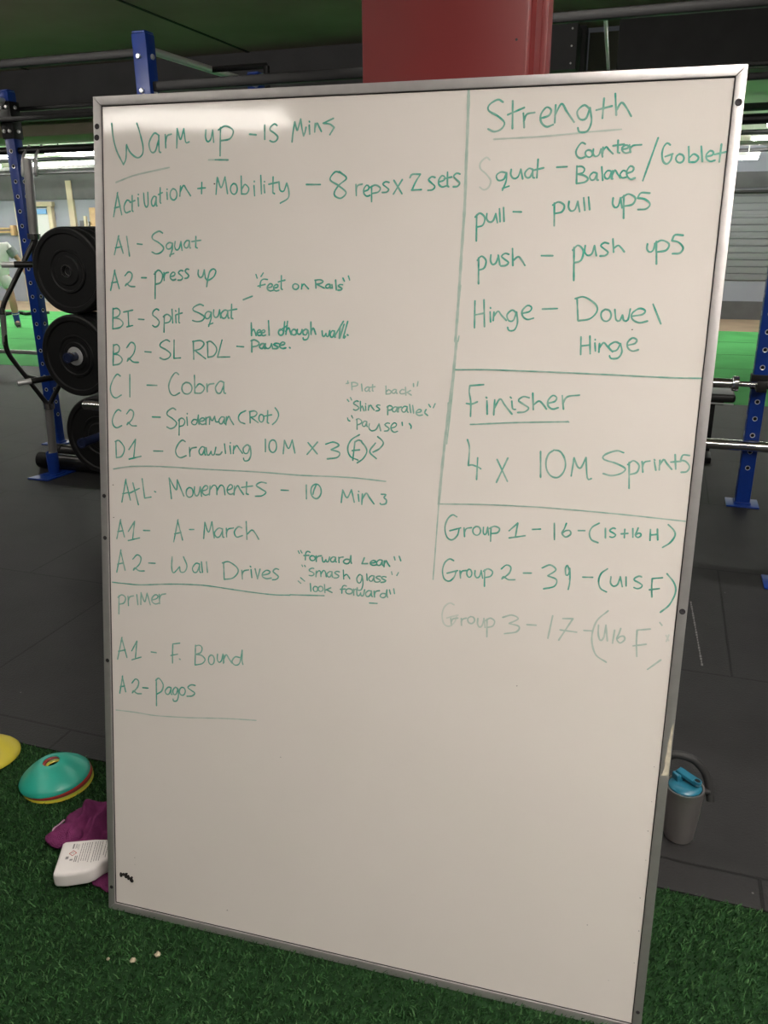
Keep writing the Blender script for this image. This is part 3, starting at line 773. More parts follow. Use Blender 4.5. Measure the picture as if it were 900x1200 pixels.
    ('"Shins parallel"', 0.84, 2.7, '1082,2410 1088,2403;1094,2418 1099,2409;1126,2405 1119,2407 1109,2401 1108,2395 1120,2389 1129,2382 1125,2375 1116,2371 1108,2374;1134,2406 1136,2370;1136,2380 1142,2389 1146,2381 1150,2371;1155,2390 1157,2373;1155,2398 1156,2397;1168,2392 1167,2374;1167,2382 1175,2394 1181,2386 1190,2376;1212,2395 1204,2396 1198,2391 1205,2386 1212,2380 1207,2375 1197,2373;1243,2393 1244,2361;1240,2390 1250,2396 1261,2391 1257,2381 1244,2378;1279,2391 1270,2392 1261,2382 1265,2374 1273,2375 1279,2387;1279,2391 1279,2381;1279,2381 1280,2375 1283,2374;1283,2392 1285,2374;1284,2382 1287,2391 1296,2393;1318,2395 1307,2396 1297,2385 1302,2375 1311,2376 1318,2390;1318,2395 1318,2383;1318,2383 1320,2376 1323,2375;1327,2404 1333,2374;1339,2401 1344,2373;1355,2375 1370,2379 1373,2385 1364,2388 1354,2379 1355,2370 1365,2365 1378,2368;1391,2389 1386,2378;1387,2375 1398,2367;1400,2408 1407,2399;1424,2412 1418,2397'),
    ('"pause"', 0.79, 2.7, '1085,2340 1088,2332 1095,2329;1101,2350 1106,2341;1123,2338 1125,2299;1121,2336 1130,2340 1142,2332 1139,2322 1125,2316;1163,2330 1153,2332 1145,2321 1149,2312 1156,2313 1162,2326;1162,2331 1163,2320;1163,2320 1164,2313 1166,2312;1173,2323 1172,2307 1183,2297 1200,2303 1211,2324;1211,2325 1219,2299;1252,2329 1243,2330 1234,2323 1243,2316 1252,2309 1246,2301 1234,2299;1260,2312 1276,2318 1280,2328 1270,2332 1259,2319 1261,2305 1272,2297 1285,2301;1301,2336 1303,2324;1329,2333 1337,2324 1336,2315'),
    ('AtL. Movements - 10 Mins', 0.84, 3.1, '97,1930 118,2029;117,2025 138,1942;102,1966 131,1974;151,2016 176,1925;136,1972 181,1995;195,2037 206,1956;206,1956 236,1963;253,1988 258,1986'),
    ('AtL. Movements - 10 Mins', 0.84, 3.1, '331,1964 321,2050;321,2050 353,2003 358,2045;358,2045 388,1980;412,2017 424,2015 430,2002 428,1986 417,1977 405,1979 399,1992 402,2008 412,2017;437,2022 436,1999 444,1985 455,1992 463,2022;463,2024 469,1985;473,2008 492,2015 497,2027 486,2031 473,2016 473,2000 486,1991 502,1997;507,2031 504,1994;506,2015 522,2035 536,2029 538,1998;538,2013 553,2037 568,2032 574,2000;585,2020 603,2028 607,2039 597,2044 585,2029 585,2012 597,2004 612,2009;616,2039 614,2003;615,2019 629,2042 640,2028 656,2008;669,2060 668,2012;668,2012 677,2010;647,2036 695,2046;754,2062 731,2064 711,2050 732,2037 753,2025 737,2010 708,2005'),
    ('AtL. Movements - 10 Mins', 0.84, 3.1, '818,2039 849,2040'),
    ('AtL. Movements - 10 Mins', 0.84, 3.1, '924,2068 926,2013;961,2074 974,2073 984,2061 987,2043 981,2027 970,2017 957,2019 947,2030 944,2048 949,2065 961,2074;967,2075 957,2051 953,2033'),
    ('AtL. Movements - 10 Mins', 0.84, 3.1, '1071,2010 1075,2060;1075,2060 1094,2031 1111,2064;1111,2064 1124,2016;1139,2048 1143,2021;1140,2060 1141,2059;1156,2051 1155,2010;1155,2028 1171,2055 1185,2039 1204,2016;1232,2056 1250,2056 1243,2044 1253,2035 1251,2021 1234,2016 1229,2020'),
    ('A1 - A-March', 0.79, 3.0, '70,1769 90,1854;88,1850 107,1780;75,1800 101,1807;157,1852 147,1778;126,1806 157,1852;125,1766 180,1783;199,1817 229,1819'),
    ('A1 - A-March', 0.79, 3.0, '341,1782 361,1878;359,1874 382,1793;345,1816 375,1825;414,1841 434,1843;479,1809 484,1878;484,1878 501,1838 516,1883;516,1883 527,1816;565,1857 546,1859 528,1838 536,1821 551,1824 564,1849;564,1858 564,1837;564,1837 566,1824 571,1823;581,1862 583,1826;581,1841 590,1859 613,1866;650,1870 634,1873 617,1850 627,1830 653,1838;669,1898 673,1824;672,1844 695,1865 712,1850 725,1830'),
    ('A2 - Wall Drives', 0.79, 3.0, '67,1621 89,1722;87,1718 108,1634;72,1657 101,1666;146,1687 167,1708 185,1698 178,1669 148,1639;148,1639 155,1650 175,1639 201,1641;222,1678 253,1680'),
    ('A2 - Wall Drives', 0.79, 3.0, '333,1716 331,1669 340,1648 368,1677;368,1677 372,1656 391,1658 402,1685 386,1722;461,1698 444,1700 428,1678 434,1661 448,1663 460,1689;460,1699 460,1677;460,1677 462,1664 466,1663;469,1709 474,1664;492,1711 497,1667'),
    ('A2 - Wall Drives', 0.79, 3.0, '570,1717 573,1647;564,1714 593,1722 629,1703 635,1682 612,1655 573,1645;652,1692 655,1656;653,1671 661,1690 682,1697;693,1700 697,1666;689,1713 692,1711;711,1705 722,1664;722,1664 733,1706;745,1682 770,1690 777,1700 761,1704 744,1689 745,1675 762,1669 783,1674;814,1713 801,1715 790,1703 802,1693 814,1683 805,1671 788,1667'),
    ('dividing line under Wall Drives', 0.77, 2.6, '45,1574 115,1575 183,1578 325,1597 437,1607 510,1609 619,1606 709,1604 797,1605 866,1611;866,1613 1012,1626'),
    ('"forward Lean"', 0.97, 3.0, '897,1798 902,1789;907,1801 913,1792;947,1798 937,1801 929,1792 928,1765;921,1782 943,1785;956,1785 964,1784 969,1778 968,1770 960,1765 952,1766 947,1772 948,1780 956,1785;973,1786 975,1763;974,1773 980,1784 996,1789;999,1783 1002,1766 1009,1765 1015,1775;1015,1775 1018,1767 1025,1768 1030,1787;1055,1788 1044,1789 1034,1778 1038,1769 1048,1770 1055,1784;1055,1788 1055,1777;1055,1777 1056,1771 1059,1770;1068,1790 1070,1769;1068,1778 1073,1789 1087,1793;1111,1785 1098,1785 1088,1774 1098,1767 1112,1773 1118,1802;1118,1802 1119,1779 1122,1771;1174,1799 1165,1774;1165,1774 1188,1777;1200,1780 1216,1784 1220,1790 1210,1792 1199,1784 1200,1776 1211,1772 1225,1776;1247,1796 1235,1797 1224,1785 1229,1775 1239,1776 1247,1791;1247,1796 1247,1784;1247,1784 1249,1777 1252,1776;1255,1795 1255,1771;1255,1782 1262,1797 1268,1788 1278,1775;1294,1815 1298,1803;1314,1819 1321,1802'),
    ('"Smash glass"', 0.77, 2.8, '914,1742 917,1737;925,1742 929,1737;965,1733 958,1734 947,1728 946,1722 958,1718 967,1712 963,1705 954,1702 946,1703;976,1724 975,1700;976,1713 985,1726 994,1723 996,1703;996,1713 1005,1729 1014,1725 1019,1705;1043,1727 1032,1728 1021,1716 1026,1706 1035,1707 1042,1722;1042,1728 1043,1715;1043,1715 1044,1708 1047,1707;1073,1731 1062,1732 1053,1725 1063,1719 1072,1714 1065,1706 1052,1704;1089,1740 1092,1704;1091,1714 1102,1724 1111,1717 1117,1708;1168,1722 1158,1730 1146,1713 1151,1696 1162,1698 1168,1725;1168,1725 1172,1693 1166,1669 1152,1665 1149,1675;1186,1735 1189,1709;1217,1729 1206,1730 1195,1718 1200,1708 1209,1709 1216,1724;1216,1730 1217,1717;1217,1717 1218,1710 1221,1709;1243,1731 1233,1731 1224,1725 1233,1720 1243,1715 1236,1708 1223,1706;1265,1731 1255,1732 1246,1726 1255,1720 1265,1716 1258,1710 1245,1707;1286,1754 1289,1744;1314,1754 1308,1742'),
    ('"look forward"', 0.79, 2.9, '900,1674 911,1666;910,1689 927,1677;952,1670 955,1638;972,1660 980,1659 984,1653 983,1644 977,1639 969,1640 965,1647 966,1655 972,1660;994,1663 1002,1662 1006,1655 1005,1647 998,1642 991,1643 986,1649 988,1658 994,1663;1012,1672 1015,1639;1039,1662 1016,1649;1023,1651 1045,1643;1104,1676 1095,1678 1087,1669 1086,1645;1079,1660 1100,1664;1113,1667 1124,1666 1130,1660 1128,1651 1119,1646 1108,1646 1102,1653 1104,1661 1113,1667;1134,1667 1136,1643;1135,1653 1138,1665 1147,1669;1147,1665 1150,1644 1158,1643 1164,1655;1164,1655 1167,1644 1175,1646 1180,1670;1208,1667 1196,1668 1184,1655 1189,1644 1200,1646 1208,1662;1208,1668 1208,1655;1208,1655 1210,1647 1213,1646;1219,1669 1222,1645;1220,1655 1226,1668 1241,1673;1265,1663 1252,1663 1244,1652 1253,1646 1266,1652 1271,1680;1271,1680 1272,1658 1275,1650;1281,1681 1286,1665;1298,1687 1302,1668;1202,1618 1233,1620'),
    ('primer', 0.70, 3.0, '76,1517 74,1435;71,1509 90,1523 108,1512 100,1488 77,1479;120,1520 122,1478;121,1496 128,1517 147,1525;163,1532 168,1488;182,1490 184,1543;184,1543 201,1505 213,1544;213,1544 228,1495;237,1517 259,1526 265,1538 252,1542 237,1526 237,1509 252,1501 270,1507;271,1546 273,1505;272,1523 280,1544 302,1552'),
    ('A1 - F. Bound', 0.77, 3.0, '64,1227 88,1331;86,1327 111,1241;69,1264 103,1275;161,1323 153,1247;135,1275 161,1323;135,1234 181,1253'),
    ('A1 - F. Bound', 0.77, 3.0, '230,1283 255,1283'),
    ('A1 - F. Bound', 0.77, 3.0, '368,1341 335,1333;335,1333 333,1292 333,1247;325,1280 357,1290;366,1270 370,1268'),
    ('A1 - F. Bound', 0.77, 3.0, '442,1342 440,1255;441,1338 461,1344 473,1334 467,1313 444,1301;444,1301 471,1300 487,1284 473,1264 440,1253;514,1308 524,1306 530,1293 528,1276 519,1266 509,1268 503,1281 505,1298 514,1308;545,1316 544,1294 551,1281 563,1289 570,1318;570,1320 575,1283;574,1315 572,1279;573,1295 585,1319 596,1306 611,1286;647,1315 626,1315 612,1293 626,1279 647,1291 658,1349;658,1349 658,1303 662,1287'),
    ('A2 - Pogos', 0.84, 3.2, '72,1070 88,1153;86,1150 102,1081;75,1100 97,1108;134,1127 152,1148 167,1139 161,1111 135,1081;135,1081 141,1092 158,1082 180,1084;187,1113 213,1115;254,1161 254,1040;251,1156 267,1168 287,1143 280,1112 255,1093;326,1133 312,1134 297,1115 303,1101 315,1103 325,1126;325,1133 325,1115;325,1115 326,1104 330,1103;358,1132 347,1139 334,1122 338,1105 350,1108 358,1134;358,1134 361,1103 353,1078 338,1074 335,1083;377,1143 388,1142 394,1131 391,1116 382,1107 371,1109 365,1120 368,1134 377,1143;441,1161 422,1161 406,1147 422,1136 439,1126 426,1111 402,1106'),
    ('dividing line under Pogos', 0.48, 2.4, '52,988 146,992 251,993 405,1008;405,1008 587,1033 725,1047'),
    ('Strength', 0.79, 3.3, '1606,3449 1588,3458 1560,3443 1558,3424 1591,3405 1615,3383 1606,3363 1582,3355 1560,3364;1639,3452 1644,3363;1625,3408 1680,3429;1678,3411 1684,3365;1681,3385 1690,3407 1716,3412;1740,3393 1765,3401 1771,3418 1755,3427 1738,3406 1740,3381 1759,3365 1781,3371;1785,3433 1786,3377;1785,3401 1804,3436 1823,3412 1850,3377;1899,3416 1879,3429 1858,3410 1868,3386 1888,3387 1899,3420;1899,3420 1907,3377 1896,3347 1871,3345 1864,3358;1942,3448 1942,3386;1920,3412 1970,3423;1977,3461 1986,3394;1985,3409 1999,3432 2015,3418 2034,3389'),
    ('underline below Strength', 0.37, 2.8, '1582,3330 1756,3335 1900,3344 2006,3349'),
    ('Squat - Counter Balance / Goblet', 0.92, 3.1, '1634,3219 1614,3222 1599,3211 1606,3195 1625,3198 1634,3219;1634,3219 1634,3192 1623,3162;1623,3168 1645,3175;1649,3230 1649,3212 1660,3200 1674,3205 1682,3228;1682,3230 1691,3198;1724,3228 1710,3232 1697,3217 1703,3203 1715,3203 1724,3222;1723,3229 1724,3212;1724,3212 1726,3202 1731,3201;1739,3261 1739,3201;1723,3225 1760,3233;1804,3234 1838,3235;1893,3306 1882,3311 1871,3300 1864,3282 1870,3267 1883,3261 1899,3267;1905,3287 1913,3285 1919,3278 1918,3269 1911,3264 1902,3266 1896,3274 1897,3283 1905,3287;1921,3289 1921,3275 1929,3266 1940,3270 1946,3288;1946,3289 1953,3264;1952,3294 1952,3273;1952,3282 1962,3295 1972,3286 1986,3273;1999,3315 2001,3277;2001,3277 2007,3275;1984,3298 2019,3302;2015,3286 2031,3289 2034,3296 2024,3299 2014,3291 2016,3281 2027,3274 2039,3277;2037,3299 2042,3276;2039,3286 2048,3297 2075,3299;1871,3236 1874,3181;1871,3234 1886,3235 1897,3227 1893,3215 1875,3210;1875,3210 1897,3206 1911,3195 1901,3184 1874,3180;1939,3212 1927,3215 1916,3203 1922,3191 1932,3192 1939,3207;1939,3212 1940,3199;1940,3199 1941,3191 1945,3190;1953,3232 1960,3189;1986,3217 1974,3220 1964,3207 1969,3195 1979,3195 1986,3211;1985,3217 1987,3203;1987,3203 1988,3194 1992,3193;1990,3219 1990,3196;1990,3206 1997,3221 2005,3211 2016,3196;2033,3216 2024,3219 2015,3207 2022,3196 2037,3198;2037,3210 2054,3216 2057,3227 2046,3233 2036,3218 2038,3202 2050,3191 2064,3195;2126,3319 2090,3186;2166,3296 2156,3302 2146,3290 2143,3268 2149,3245 2161,3237 2172,3248 2175,3266;2154,3260 2177,3268;2197,3267 2207,3264 2213,3255 2211,3245 2204,3240 2194,3242 2188,3251 2190,3261 2197,3267;2224,3289 2230,3242;2229,3254 2242,3266 2258,3255 2250,3242 2230,3241;2263,3289 2271,3242;2282,3257 2299,3261 2302,3270 2292,3275 2281,3263 2283,3250 2295,3242 2309,3245;2324,3294 2323,3240;2306,3263 2341,3270'),
    ('faint S of Squat', 0.34, 3.0, '1572,3263 1560,3271 1541,3255 1541,3235 1563,3216 1580,3194 1574,3172 1558,3164 1543,3173'),
    ('pull - pull ups', 0.90, 3.2, '1538,3080 1542,2992;1533,3073 1549,3086 1567,3071 1562,3046 1541,3039;1574,3084 1574,3067 1584,3056 1597,3060 1605,3083;1605,3084 1613,3054;1617,3100 1622,3057;1631,3104 1636,3058;1666,3090 1694,3089'),
    ('pull - pull ups', 0.90, 3.2, '1805,3117 1810,3043;1800,3111 1819,3121 1839,3109 1833,3089 1809,3083;1854,3122 1854,3103 1863,3091 1876,3096 1883,3121;1883,3122 1892,3089;1902,3133 1909,3093;1918,3135 1925,3095'),
    ('pull - pull ups', 0.90, 3.2, '1999,3132 1999,3113 2008,3101 2018,3106 2023,3131;2023,3132 2031,3100;2033,3139 2039,3066;2028,3133 2048,3144 2071,3131 2064,3111 2037,3105;2116,3146 2088,3147 2078,3131;2078,3131 2102,3127 2120,3111 2109,3096 2083,3094'),
    ('push - push ups', 0.92, 3.2, '1554,2934 1559,2845;1550,2926 1564,2940 1581,2925 1576,2900 1557,2892;1597,2944 1597,2925 1605,2912 1617,2918 1624,2942;1623,2944 1631,2911;1660,2947 1647,2950 1635,2940 1648,2929 1661,2919 1652,2909 1635,2907;1672,2966 1677,2909;1676,2925 1694,2939 1708,2926 1719,2910'),
    ('push - push ups', 0.92, 3.2, '1774,2943 1813,2943'),
    ('push - push ups', 0.92, 3.2, '1883,2971 1891,2861;1879,2962 1896,2978 1915,2960 1910,2929 1888,2920;1920,2977 1920,2957 1930,2945 1944,2950 1951,2975;1951,2977 1960,2944;1997,2984 1983,2987 1972,2977 1985,2966 1998,2955 1990,2945 1972,2943;2010,2999 2016,2956;2015,2968 2029,2978 2041,2969 2051,2957'),
    ('push - push ups', 0.92, 3.2, '2124,2983 2124,2967 2132,2957 2143,2961 2148,2982;2148,2983 2155,2956;2152,2991 2159,2918;2147,2984 2169,2995 2193,2983 2186,2963 2157,2957;2235,3011 2209,3012 2201,2994;2201,2994 2222,2989 2239,2971 2230,2954 2207,2952'),
    ('Hinge - Dowel Hinge', 0.87, 3.1, '1550,2785 1554,2691;1582,2790 1590,2696;1552,2736 1585,2743;1607,2748 1611,2713;1607,2763 1608,2761;1621,2748 1620,2718;1620,2731 1635,2751 1648,2738 1667,2720;1701,2747 1685,2756 1668,2739 1676,2719 1692,2721 1701,2750;1701,2750 1707,2714 1698,2688 1679,2685 1673,2696;1723,2746 1747,2753 1753,2767 1738,2773 1721,2755 1724,2736 1741,2725 1762,2730;1791,2762 1842,2765'),
    ('Hinge - Dowel Hinge', 0.87, 3.1, '1907,2802 1916,2727;1901,2800 1931,2806 1970,2783 1978,2759 1956,2733 1917,2725;2005,2766 2018,2763 2026,2750 2024,2735 2014,2726 2001,2729 1993,2742 1994,2757 2005,2766;2037,2766 2044,2732 2056,2729 2064,2748;2064,2748 2070,2730 2083,2732 2088,2769;2097,2745 2130,2752 2137,2765 2117,2771 2095,2754 2098,2735 2121,2724 2148,2730;2161,2786 2192,2722'),
    ('Hinge - Dowel Hinge', 0.87, 3.1, '1931,2670 1935,2610;1961,2674 1967,2614;1933,2639 1963,2644;1980,2651 1984,2624;1980,2663 1980,2662;1996,2650 1996,2620;1996,2633 2009,2653 2023,2641 2042,2623;2066,2650 2048,2657 2028,2643 2037,2627 2055,2629 2066,2652;2066,2652 2073,2624 2062,2603 2039,2600 2033,2609;2091,2647 2114,2654 2119,2666 2104,2672 2089,2656 2092,2638 2108,2628 2127,2633'),
    ('dividing line under Hinge', 0.70, 2.6, '1492,2539 1613,2544 1775,2545 1933,2545 2089,2544 2239,2543 2341,2545'),
    ('Finisher', 0.79, 3.2, '1600,2490 1550,2484;1550,2484 1549,2462 1557,2423 1559,2373;1541,2419 1561,2418 1581,2427;1616,2432 1620,2384;1612,2445 1615,2443;1700,2450 1703,2447;1644,2437 1644,2383;1644,2406 1663,2441 1682,2420 1710,2389;1706,2436 1711,2409 1721,2407;1767,2451 1747,2454 1730,2440 1749,2427 1768,2414 1755,2400 1730,2396;1779,2468 1785,2410;1784,2426 1803,2441 1819,2429 1831,2414;1836,2435 1859,2443 1864,2457 1850,2463 1835,2445 1837,2425 1853,2415 1872,2421;1883,2464 1891,2417;1887,2437 1901,2461 1942,2469'),
    ('underline below Finisher', 0.70, 2.6, '1560,2343 1731,2360 1910,2373;1909,2375 1913,2372'),
    ('4 x 10M Sprints', 0.74, 3.1, '1553,2287 1562,2256 1562,2191;1562,2191 1577,2194 1603,2186;1595,2222 1596,2141;1606,2184 1609,2182'),
    ('4 x 10M Sprints', 0.74, 3.1, '1667,2221 1710,2143;1706,2229 1670,2136'),
    ('4 x 10M Sprints', 0.74, 3.1, '1822,2261 1829,2167;1869,2269 1890,2266 1907,2245 1914,2215 1906,2187 1889,2171 1867,2174 1850,2194 1844,2224 1851,2253 1869,2269;1937,2180 1942,2246;1942,2246 1956,2216 1969,2213 1983,2250;1983,2250 1994,2177 2008,2176;2110,2276 2085,2281 2047,2264 2045,2248 2089,2236 2121,2220 2108,2202 2076,2192 2047,2197;2132,2243 2140,2151;2128,2235 2146,2250 2166,2235 2161,2210 2137,2200;2175,2249 2181,2212;2178,2228 2183,2247 2201,2253;2216,2251 2224,2222;2215,2259 2217,2257;2234,2258 2235,2224;2234,2239 2246,2261 2258,2248 2276,2229;2282,2281 2289,2231;2271,2254 2303,2259;2329,2281 2308,2281 2302,2263;2302,2263 2320,2259 2333,2242 2326,2225 2308,2221'),
    ('Group 1 - 16 - (15+16 H)', 0.84, 3.0, '1530,1994 1513,2000 1495,1981 1487,1947 1497,1913 1517,1904 1536,1923 1542,1951;1506,1938 1547,1953;1560,1954 1564,1921;1562,1935 1569,1952 1588,1958;1605,1964 1616,1963 1623,1952 1621,1939 1612,1931 1601,1933 1594,1943 1596,1956 1605,1964;1633,1963 1633,1946 1638,1936 1645,1941 1649,1963;1649,1965 1654,1936;1661,1966 1663,1913;1656,1961 1674,1971 1693,1964 1687,1948 1663,1942;1759,1991 1754,1941;1729,1959 1759,1991;1731,1932 1789,1946'),
    ('Group 1 - 16 - (15+16 H)', 0.84, 3.0, '1814,1972 1843,1976;1891,2002 1896,1942;1934,2006 1928,1985 1921,1968 1935,1955 1952,1967 1948,1980 1933,1978 1925,1970;1978,1983 2001,1985;2049,2017 2026,2000 2018,1977 2027,1954 2051,1945;2072,2000 2075,1965;2106,2002 2099,2004 2089,1997 2089,1991 2100,1986 2109,1980 2106,1973 2098,1969 2090,1971;2128,1985 2151,1989;2139,2003 2140,1972;2166,2008 2169,1977;2184,2012 2180,1997 2176,1986 2185,1977 2196,1985 2193,1993 2184,1992 2179,1987;2226,2010 2228,1971;2249,2014 2254,1975;2227,1990 2251,1995;2284,2033 2304,2015 2310,1996 2296,1969 2273,1950'),
    ('Group 2 - 39 - (U15 F)', 0.82, 3.0, '1528,1824 1512,1829 1494,1812 1487,1781 1495,1750 1515,1742 1533,1760 1540,1785;1505,1772 1545,1787;1554,1787 1558,1759;1556,1771 1562,1786 1579,1791;1588,1797 1595,1795 1600,1785 1599,1773 1593,1766 1586,1768 1581,1778 1582,1790 1588,1797;1612,1794 1612,1777 1620,1767 1630,1773 1635,1795;1635,1797 1642,1768;1648,1801 1651,1737;1644,1795 1660,1806 1678,1797 1672,1779 1651,1771;1710,1811 1728,1828 1745,1821 1740,1797 1715,1773;1715,1773 1720,1782 1739,1773 1763,1775'),
    ('Group 2 - 39 - (U15 F)', 0.82, 3.0, '1793,1804 1822,1807;1860,1831 1888,1845 1910,1829 1884,1805 1883,1803;1883,1803 1915,1792 1909,1766 1871,1752;1958,1833 1950,1850 1944,1837 1948,1813 1957,1818 1959,1840;1959,1840 1962,1815 1963,1783 1960,1760;2008,1812 2043,1815;2092,1852 2072,1833 2065,1804 2074,1777 2096,1766;2107,1824 2107,1802 2118,1790 2132,1798 2139,1826;2139,1828 2149,1792;2159,1829 2162,1796;2212,1835 2203,1837 2189,1828 2189,1820 2205,1813 2217,1805 2213,1795 2201,1790 2190,1793;2283,1840 2249,1833;2249,1833 2250,1801 2254,1765;2243,1791 2276,1799;2297,1856 2324,1825 2332,1792 2316,1744 2288,1712'),
    ('Group 3 - 17 - (U16 F', 0.48, 3.0, '1530,1595 1534,1567;1532,1579 1538,1594 1557,1600;1570,1600 1573,1573;1571,1585 1576,1598 1590,1604;1606,1612 1616,1611 1622,1602 1620,1592 1612,1585 1602,1586 1596,1594 1597,1605 1606,1612;1634,1608 1634,1587 1642,1575 1652,1582 1658,1610;1657,1611 1664,1576;1669,1610 1673,1540;1664,1603 1681,1615 1698,1606 1693,1586 1672,1577;1728,1624 1761,1637 1786,1626 1755,1604 1754,1603;1754,1603 1791,1596 1783,1574 1739,1561;1820,1607 1854,1609;1912,1653 1901,1564;1950,1647 1986,1651;1986,1651 1941,1562;1943,1602 2003,1601;2029,1611 2059,1613;2108,1696 2071,1652 2059,1587 2077,1526 2118,1500;2079,1638 2081,1603 2090,1581 2101,1593 2105,1639;2105,1641 2115,1582;2137,1626 2134,1576;2158,1635 2153,1613 2147,1594 2160,1580 2175,1594 2171,1607 2158,1604 2151,1596;2260,1646 2215,1636;2215,1636 2217,1589 2223,1537;2207,1575 2251,1587;2265,1493 2307,1535'),
    ('Group 3 - 17 - (U16 F', 0.48, 3.0, '2290,1674 2298,1665'),
    ('faint G of Group 3', 0.28, 3.0, '1539,1651 1522,1656 1502,1637 1495,1604 1504,1571 1525,1563 1545,1582 1552,1609;1514,1595 1557,1612'),
    ('faint G of Group 3', 0.28, 3.0, '2316,1629 2326,1611;2325,1632 2319,1607'),
    ('vertical dividing line', 0.48, 5.0, '1484,3498 1487,3405 1490,3250;1490,3250 1493,3108 1491,2940 1490,2792 1487,2641;1491,2641 1485,2503 1474,2361 1464,2189 1458,2037'),
    ('thin second dividing line', 0.52, 2.4, '1491,2641 1490,2540 1484,2400 1476,2266;1473,2418 1474,2380;1499,2660 1497,2641'),
    ('thin second dividing line', 0.52, 2.4, '1458,2037 1455,1873 1452,1742'),
    ('thin second dividing line', 0.52, 2.4, '1495,2838 1494,2818'),
    ('dividing line above the groups', 0.57, 2.4, '1460,2037 1606,2048 1733,2054;1733,2054 1857,2057 2098,2056 2339,2050'),
]

for args in WRITING:
    write_line(*args)

# ------------------------------------------------------------ the blue rack rig
RZ = 2.32
PX = (-4.12, -2.35, -1.09, 0.535)
FY, RY = 3.62, 4.735
rig = thing('rack_rig', (-1.8, 4.18, 0), 'long blue steel gym rig with black crossbeams standing behind the whiteboard', 'gym rack')
ro = rig.location.copy()
S = 0.075
def upright(x, y):
    mb = MB().box(M['rack_blue'], (x, y, RZ / 2 + 0.004), (S, S, RZ - 0.012), bev=0.005)
    mb.box(M['rack_blue'], (x, y, RZ + 0.003), (S - 0.006, S - 0.006, 0.010), bev=0.003)
    for s in (-1, 1):                                               # bored faces
        for k in range(22):
            z = 0.22 + k * 0.092
            if z > 2.0 and k % 2:
                continue
            hx = 0.0
            mb.lathe(M['hole'], [(0, 0.0006), (0.0095, 0.0006), (0.0125, 0.0016), (0.0135, 0)], c=(x + hx, y + s * S / 2, z), axis=(0, s, 0), n=12, mats=[M['hole'], M['bolt'], M['bolt']])
            mb.lathe(M['hole'], [(0, 0.0006), (0.0095, 0.0006), (0.0125, 0.0016), (0.0135, 0)], c=(x + s * S / 2, y, z), axis=(s, 0, 0), n=12, mats=[M['hole'], M['bolt'], M['bolt']])
    o = mb.build('upright', rig, org=ro)
    MB().box(M['rack_blue'], (x, y, 0.004), (0.17, 0.15, 0.008), bev=0.002).box(M['rack_blue'], (x, y, 0.014), (S + 0.012, S + 0.012, 0.012), bev=0.003).build('foot_plate', o, org=ro)
    return o
UP = {}
for x in PX:
    for y in (FY, RY):
        UP[(x, y)] = upright(x + (0.09 if x > 0 and y == FY else 0.0), y)
for (x, y), o in UP.items():
    x += 0.09 if x > 0 and y == FY else 0.0                            # plates and bolts at the top joints
    if x == PX[0]:
        mb = MB()
        for s in (-1, 1):
            mb.box(M['black_steel'], (x, y + s * (S / 2 + 0.004), 2.15), (0.09, 0.006, 0.22), bev=0.002)
            mb.box(M['black_steel'], (x + s * (S / 2 + 0.004), y, 2.15), (0.006, 0.09, 0.22), bev=0.002)
        mb.build('joint_plate', o, org=ro)
    off = 0.008 if x == PX[0] else 0.0
    head = [(0, 0.011), (0.010, 0.010), (0.0125, 0.006), (0.0125, 0)]
    for z in (2.085, 2.225):
        for dx in ((-0.022, 0.022) if off else (-0.006,)):
            MB().lathe(M['bolt'], head, c=(x + dx, y - S / 2 - off, z), axis=(0, -1, 0), n=6).build('bolt', o, org=ro)
        MB().lathe(M['bolt'], head, c=(x + S / 2 + off, y, z), axis=(1, 0, 0), n=6).build('bolt', o, org=ro)
def beam(z, y, h, x0=-6.2, x1=2.6):
    MB().box(M['black_steel'], ((x0 + x1) / 2, y, z), (x1 - x0, 0.034, h), bev=0.004).build('crossbeam', rig, org=ro)
beam(2.245, FY, 0.036, -6.2, PX[1] - S / 2)
beam(2.245, FY, 0.036, PX[2] + S / 2, 2.6)
beam(2.103, FY, 0.042, PX[1] + S / 2, PX[2] - S / 2)
beam(2.222, RY + S / 2 + 0.022, 0.026)
beam(2.150, RY - S / 2 - 0.028, 0.030)
for (xa, xb) in ((-2.35, -2.33), (-4.12, -4.12), (0.535, 0.535), (-0.315, -0.38)):
    m_ = M['bolt'] if xa not in (0.535,) else M['black_steel']
    MB().tube(m_, [(xa, FY + S / 2 if xa != -0.315 else FY + 0.03, 2.262 if xa != -0.315 else 2.238), (xb, RY - S / 2 if xa != -0.315 else RY + 0.05, 2.262 if xa != -0.315 else 2.235)], 0.017 if xa != -0.315 else 0.008, 12).build('pull_up_bar', rig, org=ro)['label'] = 'bright steel pull-up bar' if m_ is M['bolt'] else 'black pull-up bar'
# gusset braces in the right-hand bay and a stub post behind the first beam
MB().tube(M['black_steel'], [(0.535, RY, 1.86), (0.80, RY, 2.13)], 0.02, 8).build('corner_brace', rig, org=ro)
MB().tube(M['black_steel'], [(0.535, FY, 1.90), (0.80, FY, 2.08)], 0.02, 8).build('corner_brace', rig, org=ro)
MB().tube(M['black_steel'], [(-2.02, 4.2, 2.10), (-2.02, 4.2, 2.26)], 0.016, 8).tube(M['black_steel'], [(-2.35, 4.2, 2.262), (-2.02, 4.2, 2.262)], 0.014, 8).build('hanger', rig, org=ro)
MB().tube(M['black_steel'], [(-6.0, RY, 1.97), (2.4, RY, 1.97)], 0.022, 10).build('back_rail', rig, org=ro)['label'] = 'thin black rail at the back'
